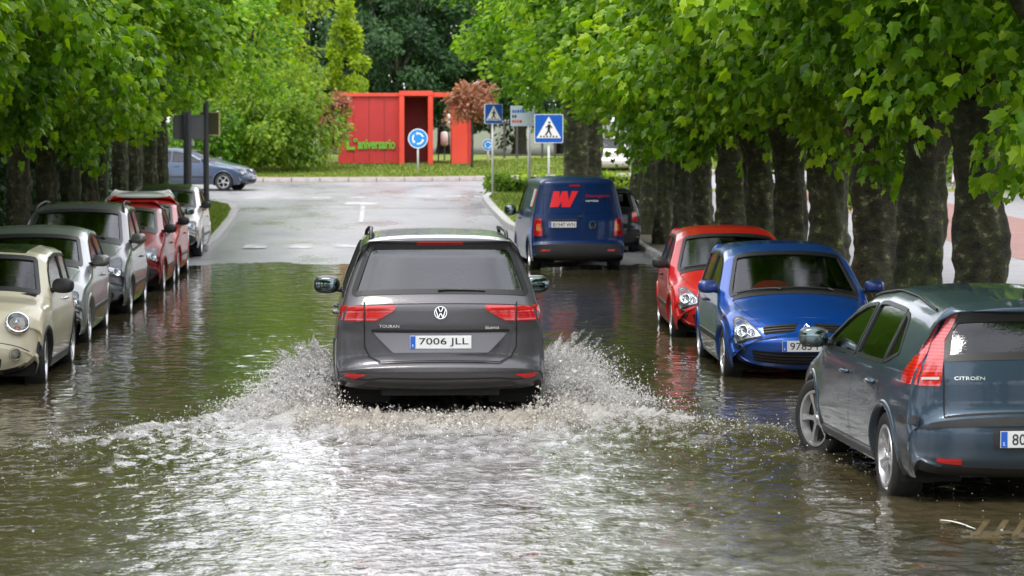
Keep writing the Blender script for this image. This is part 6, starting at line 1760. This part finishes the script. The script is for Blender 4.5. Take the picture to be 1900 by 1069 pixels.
def add_translucency(m, fac, col):
    nt = m.node_tree; b = nt.nodes['Principled BSDF']; out = nt.nodes['Material Output']
    tr = N(nt, 'ShaderNodeBsdfTranslucent'); tr.inputs[0].default_value = (*col, 1); mx = N(nt, 'ShaderNodeMixShader'); mx.inputs[0].default_value = fac
    nt.links.new(b.outputs[0], mx.inputs[1]); nt.links.new(tr.outputs[0], mx.inputs[2]); nt.links.new(mx.outputs[0], out.inputs['Surface'])
add_translucency(M['spray'], .5, (.82, .81, .80))
M['spray_mud'] = plain('muddy_spray', (0.46, 0.43, 0.39), .25, spec=.6)
GR = 9.81
def plume(g, n, x0, sg, yw, vx, vz, vcar, spread_y=.35, reach=.75):
    """fan of sheets: launch speeds cluster on a few ragged fingers"""
    T = g.random(n) ** .8
    fing = g.integers(0, 26, n); fs = np.random.default_rng(5 + int(sg)).normal(size=(26, 3))
    vvx = vx * (.25 + .75 * g.random(n)) * (1 + .18 * fs[fing, 0]); vvz = vz * (.35 + .65 * g.random(n) ** .7) * (1 + .13 * fs[fing, 1])
    tau = T * 2 * vvz / GR
    P = np.stack([x0 + sg * (vvx * tau) + g.normal(0, .012, n), yw - vcar * tau + spread_y * fs[fing, 2] * .3 + g.normal(0, .05, n), vvz * tau - .5 * GR * tau ** 2 + g.normal(0, .01, n)], 1)
    return P[P[:, 2] > 0]
def spray(name, label, parts, mat, seed, rmin, rmax):
    g = np.random.default_rng(seed); P = np.concatenate([plume(g, *a) for a in parts]); r = rmin + (rmax - rmin) * g.random(len(P)) ** 3.5; r = np.where(g.random(len(P)) < .012, r * 2.2, r)
    o = obj(name, droplet_mesh(name, P, r, mat, g)); return tag(o, label, 'spray', 'spray thrown up by the grey car', 'stuff')
XL, XR = CARX - .90, CARX + .90
def sheet_mat():
    m, nt, b = new_mat('torn_water_sheet')
    b.inputs['Base Color'].default_value = (.74, .73, .71, 1); b.inputs['Roughness'].default_value = .2
    tc = N(nt, 'ShaderNodeTexCoord'); ag = N(nt, 'ShaderNodeAttribute', attribute_name='age')
    n1 = N(nt, 'ShaderNodeTexNoise', Scale=24.0, Detail=6.0, Roughness=.75); nt.links.new(tc.outputs['Object'], n1.inputs['Vector'])
    mu = N(nt, 'ShaderNodeMath', operation='MULTIPLY_ADD'); mu.inputs[1].default_value = -.34; nt.links.new(ag.outputs['Fac'], mu.inputs[0]); nt.links.new(n1.outputs['Fac'], mu.inputs[2])
    mr = N(nt, 'ShaderNodeMapRange'); mr.inputs[1].default_value = .30; mr.inputs[2].default_value = .44; mr.inputs[4].default_value = .9; nt.links.new(mu.outputs[0], mr.inputs[0])
    tr = N(nt, 'ShaderNodeBsdfTranslucent'); tr.inputs[0].default_value = (.8, .79, .77, 1); tp = N(nt, 'ShaderNodeBsdfTransparent')
    m1 = N(nt, 'ShaderNodeMixShader'); m1.inputs[0].default_value = .5; m2 = N(nt, 'ShaderNodeMixShader')
    nt.links.new(b.outputs[0], m1.inputs[1]); nt.links.new(tr.outputs[0], m1.inputs[2]); nt.links.new(mr.outputs[0], m2.inputs[0]); nt.links.new(tp.outputs[0], m2.inputs[1]); nt.links.new(m1.outputs[0], m2.inputs[2])
    nt.links.new(m2.outputs[0], nt.nodes['Material Output'].inputs['Surface'])
    return m
M['sheet'] = sheet_mat()
def water_sheet(name, label, x0, sg, yw, V0, th0, th1, vcar, seed, nt_=60, na=34):
    g = np.random.default_rng(seed)
    tt = np.linspace(0, 1, nt_); an = np.linspace(th0, th1, na)
    T, A = np.meshgrid(tt, an, indexing='ij')
    nz = np.clip(fft_noise(nt_, na, 1.0, 1.0, 2.0, 14.0, seed), -1.7, 1.7); nz2 = np.clip(fft_noise(nt_, na, 1.0, 1.0, 1.2, 6.0, seed + 1), -1.7, 1.7)
    V = V0 * (1 + .13 * nz + .05 * nz2 * T); tau = T * 1.55 * V * np.sin(A) / GR
    X = x0 + sg * V * np.cos(A) * tau + .015 * nz2; Y = yw - vcar * tau + .06 * nz + .02 * nz2; Z = V * np.sin(A) * tau - .5 * GR * tau ** 2 + .012 * nz2
    i = np.arange(nt_ - 1)[:, None] * na + np.arange(na - 1)[None]; F = np.stack([i, i + 1, i + na + 1, i + na], -1).reshape(-1, 4)
    me = fast_mesh(name, np.stack([X, Y, np.maximum(Z, -.02)], -1).reshape(-1, 3), F, M['sheet'], True); add_attr(me, 'age', (T ** 1.2).ravel())
    return tag(obj(name, me), label, 'spray', 'spray thrown up by the grey car', 'stuff')
for q in range(3):
    water_sheet('water_sheet', 'torn sheet of water, %s of three off the car\'s left wheels' % ORD[q], XL + .02, -1, CARY + 2.6 - .7 * q, 2.95 - .12 * q, R(24 + 4 * q), R(74 - 8 * q), 2.2, 500 + q)
    water_sheet('water_sheet', 'torn sheet of water, %s of three off the car\'s right wheels' % ORD[q], XR - .02, 1, CARY + 2.7 - .7 * q, 3.1 - .12 * q, R(24 + 4 * q), R(74 - 8 * q), 2.1, 520 + q)
spray('water_spray', 'white fan of spray beside the grey car on the left', [(28000, XL, -1, CARY + 2.4, 2.0, 2.5, 2.6), (12000, XL, -1, CARY + 1.9, 5.0, 1.15, 3.2), (18000, XL, -1, CARY + 1.2, 1.9, 2.2, 1.8), (18000, XL - .1, -1, CARY + 1.8, 3.4, 1.5, 2.4)], M['spray'], 71, .0026, .0092)
spray('water_spray', 'white fan of spray beside the grey car on the right', [(28000, XR, 1, CARY + 2.6, 1.9, 2.65, 2.4), (12000, XR, 1, CARY + 2.1, 4.8, 1.2, 3.0), (18000, XR, 1, CARY + 1.4, 1.9, 2.3, 1.8), (18000, XR + .1, 1, CARY + 2.0, 3.3, 1.6, 2.2)], M['spray'], 72, .0026, .0092)
def boil(name, label, n, seed, mat):
    g = np.random.default_rng(seed); x = CARX + g.uniform(-1.25, 1.25, n); y = CARY + g.normal(-.35, .30, n)
    amp = .035 + .10 * np.exp(-((np.abs(x - CARX) - .95) / .2) ** 2)
    z = np.abs(g.normal(0, 1, n)) * amp * (.6 + .5 * np.sin(x * 9 + y * 7)); P = np.stack([x, y, z + .02], 1)
    r = .003 + .008 * g.random(n) ** 3
    o = obj(name, droplet_mesh(name, P, r, mat, g)); tag(o, label, 'spray', 'spray thrown up by the grey car', 'stuff')
boil('churned_water', 'boiling muddy foam right behind the grey car', 17000, 73, M['spray_mud'])
def surface_drops(name, label, n, seed):
    g = np.random.default_rng(seed); x = g.uniform(-3.6, 4.6, n * 4); y = g.uniform(15, 26, n * 4); b = CARY + 1.6 - y; h = 1.05 + b * .62
    w = np.exp(-np.clip(b - .6, 0, 30) / 1.5) * (np.abs(x - CARX) < h + .1) * (b > -.5) + .8 * np.exp(-((np.abs(x - CARX) - h) / .15) ** 2) * (b > 0) * np.exp(-np.clip(b, 0, 20) / 4)
    w *= ~((np.abs(x - CARX) < .85) & (y > CARY + .1))
    keep = g.random(n * 4) < w; x, y = x[keep][:n], y[keep][:n]
    P = np.stack([x, y, .015 + np.abs(g.normal(0, .045, len(x)))], 1); r = .0025 + .005 * g.random(len(x)) ** 3
    o = obj(name, droplet_mesh(name, P, r, M['spray'], g)); tag(o, label, 'spray', 'spray thrown up by the grey car', 'stuff')
surface_drops('splash_drops', 'scattered drops raining back onto the wake', 14000, 74)

# a pale scrap floating near the pavement corner
def scrap():
    root = empty('floating_scrap', (3.60, 16.6, .004)); root.scale = (.55, .55, .55); tag(root, 'white feather-like scrap floating beside the drain grate', 'litter')
    V = []; F = []
    for i in range(9):
        t = i / 8; w = .022 * math.sin(math.pi * min(1, t * 1.05)) + .003
        for sg in (-1, 0, 1): V.append((-.10 + .22 * t + sg * w * .5, .30 - .60 * t + sg * w, .012 + .02 * math.sin(3 * t) + (.006 if sg == 0 else 0)))
    for i in range(8):
        for k in range(2): F.append((i * 3 + k, i * 3 + k + 1, i * 3 + k + 4, i * 3 + k + 3))
    obj('vane', mesh_data('vane', V, F, M['white']), root)
    MB().tube([(.09, -.25, .02), (.13, -.36, .014), (.15, -.42, .01)], [.006, .005, .003], 6).build('quill', M['white'], root)
scrap()
# ------------------------------------------------------------------ a passer-by beyond the trunks
def person(x, y, rz, label):
    zb = float(gz(y)) + .145
    root = empty('person', (x, y, zb), rz); tag(root, label, 'person')
    V = [(0, 0, .95), (0, 0, 1.12), (0, .0, 1.32), (0, .01, 1.45), (0, .02, 1.53),
         (.10, 0, .90), (.11, .10, .50), (.11, .0, .09), (.11, .13, .04), (-.10, 0, .90), (-.11, .0, .50), (-.11, -.16, .10), (-.11, -.05, .04),
         (.19, 0, 1.40), (.24, -.06, 1.14), (.23, .06, .92), (-.19, 0, 1.40), (-.24, .02, 1.14), (-.23, .12, .92)]
    rad = [.15, .14, .16, .07, .055, .10, .068, .045, .04, .10, .068, .045, .04, .062, .048, .035, .062, .048, .035]
    E = [(0, 1), (1, 2), (2, 3), (3, 4), (0, 5), (5, 6), (6, 7), (7, 8), (0, 9), (9, 10), (10, 11), (11, 12), (2, 13), (13, 14), (14, 15), (2, 16), (16, 17), (17, 18)]
    me = bpy.data.meshes.new('body'); me.from_pydata(V, E, [])
    m, nt, b = new_mat('clothes')       # pale top, navy trousers, dark shoes by height
    tc = N(nt, 'ShaderNodeTexCoord'); sp = N(nt, 'ShaderNodeSeparateXYZ'); nt.links.new(tc.outputs['Object'], sp.inputs[0])
    r = N(nt, 'ShaderNodeValToRGB'); r.color_ramp.interpolation = 'CONSTANT'; e = r.color_ramp.elements
    e[0].position = 0; e[0].color = (.03, .03, .03, 1); e[1].position = .06; e[1].color = (.012, .03, .12, 1)
    for p, c in ((.60, (.62, .55, .58)), (.955, (.45, .28, .20))): k = e.new(p); k.color = (*c, 1)
    mr = N(nt, 'ShaderNodeMapRange'); mr.inputs[2].default_value = 1.55; nt.links.new(sp.outputs['Z'], mr.inputs[0]); nt.links.new(mr.outputs[0], r.inputs[0]); nt.links.new(r.outputs[0], b.inputs['Base Color']); b.inputs['Roughness'].default_value = .85
    o = obj('body', me, root)
    o.modifiers.new('skin', 'SKIN')
    for i, sv in enumerate(me.skin_vertices[0].data): sv.radius = (rad[i], rad[i] * .8); sv.use_root = (i == 0)
    s = o.modifiers.new('sub', 'SUBSURF'); s.levels = 2; s.render_levels = 2
    me.materials.append(m)
    skin = plain('skin', (.45, .28, .20), .6)
    hd = MB().ellipsoid((0, .03, 1.64), (.075, .095, .115)); hd.ellipsoid((0, .13, 1.62), (.014, .02, .02)); hd.ellipsoid((.078, .02, 1.63), (.012, .02, .03)); hd.ellipsoid((-.078, .02, 1.63), (.012, .02, .03))
    hd.build('head', skin, root, smooth=True)
    MB().ellipsoid((0, .0, 1.68), (.088, .10, .105)).build('hair', plain('hair', (.03, .02, .012), .7), root, smooth=True)
    for sg, y0 in ((1, .06), (-1, .12)):
        h = MB(); h.ellipsoid((sg * .23, y0, .86), (.02, .038, .05))
        for k in range(4): h.tube([(sg * .23, y0 - .028 + .018 * k, .83), (sg * .228, y0 - .026 + .018 * k, .79), (sg * .220, y0 - .024 + .018 * k, .765 - .004 * (k in (1, 2)))], [.010, .009, .007], 6)
        h.tube([(sg * .225, y0 + .03, .87), (sg * .215, y0 + .055, .84), (sg * .21, y0 + .06, .81)], [.011, .010, .007], 6)
        h.build('hand', skin, root, smooth=True)
person(15.0, 68.6, R(150), 'person in a pale top and navy trousers walking on the pink footpath')
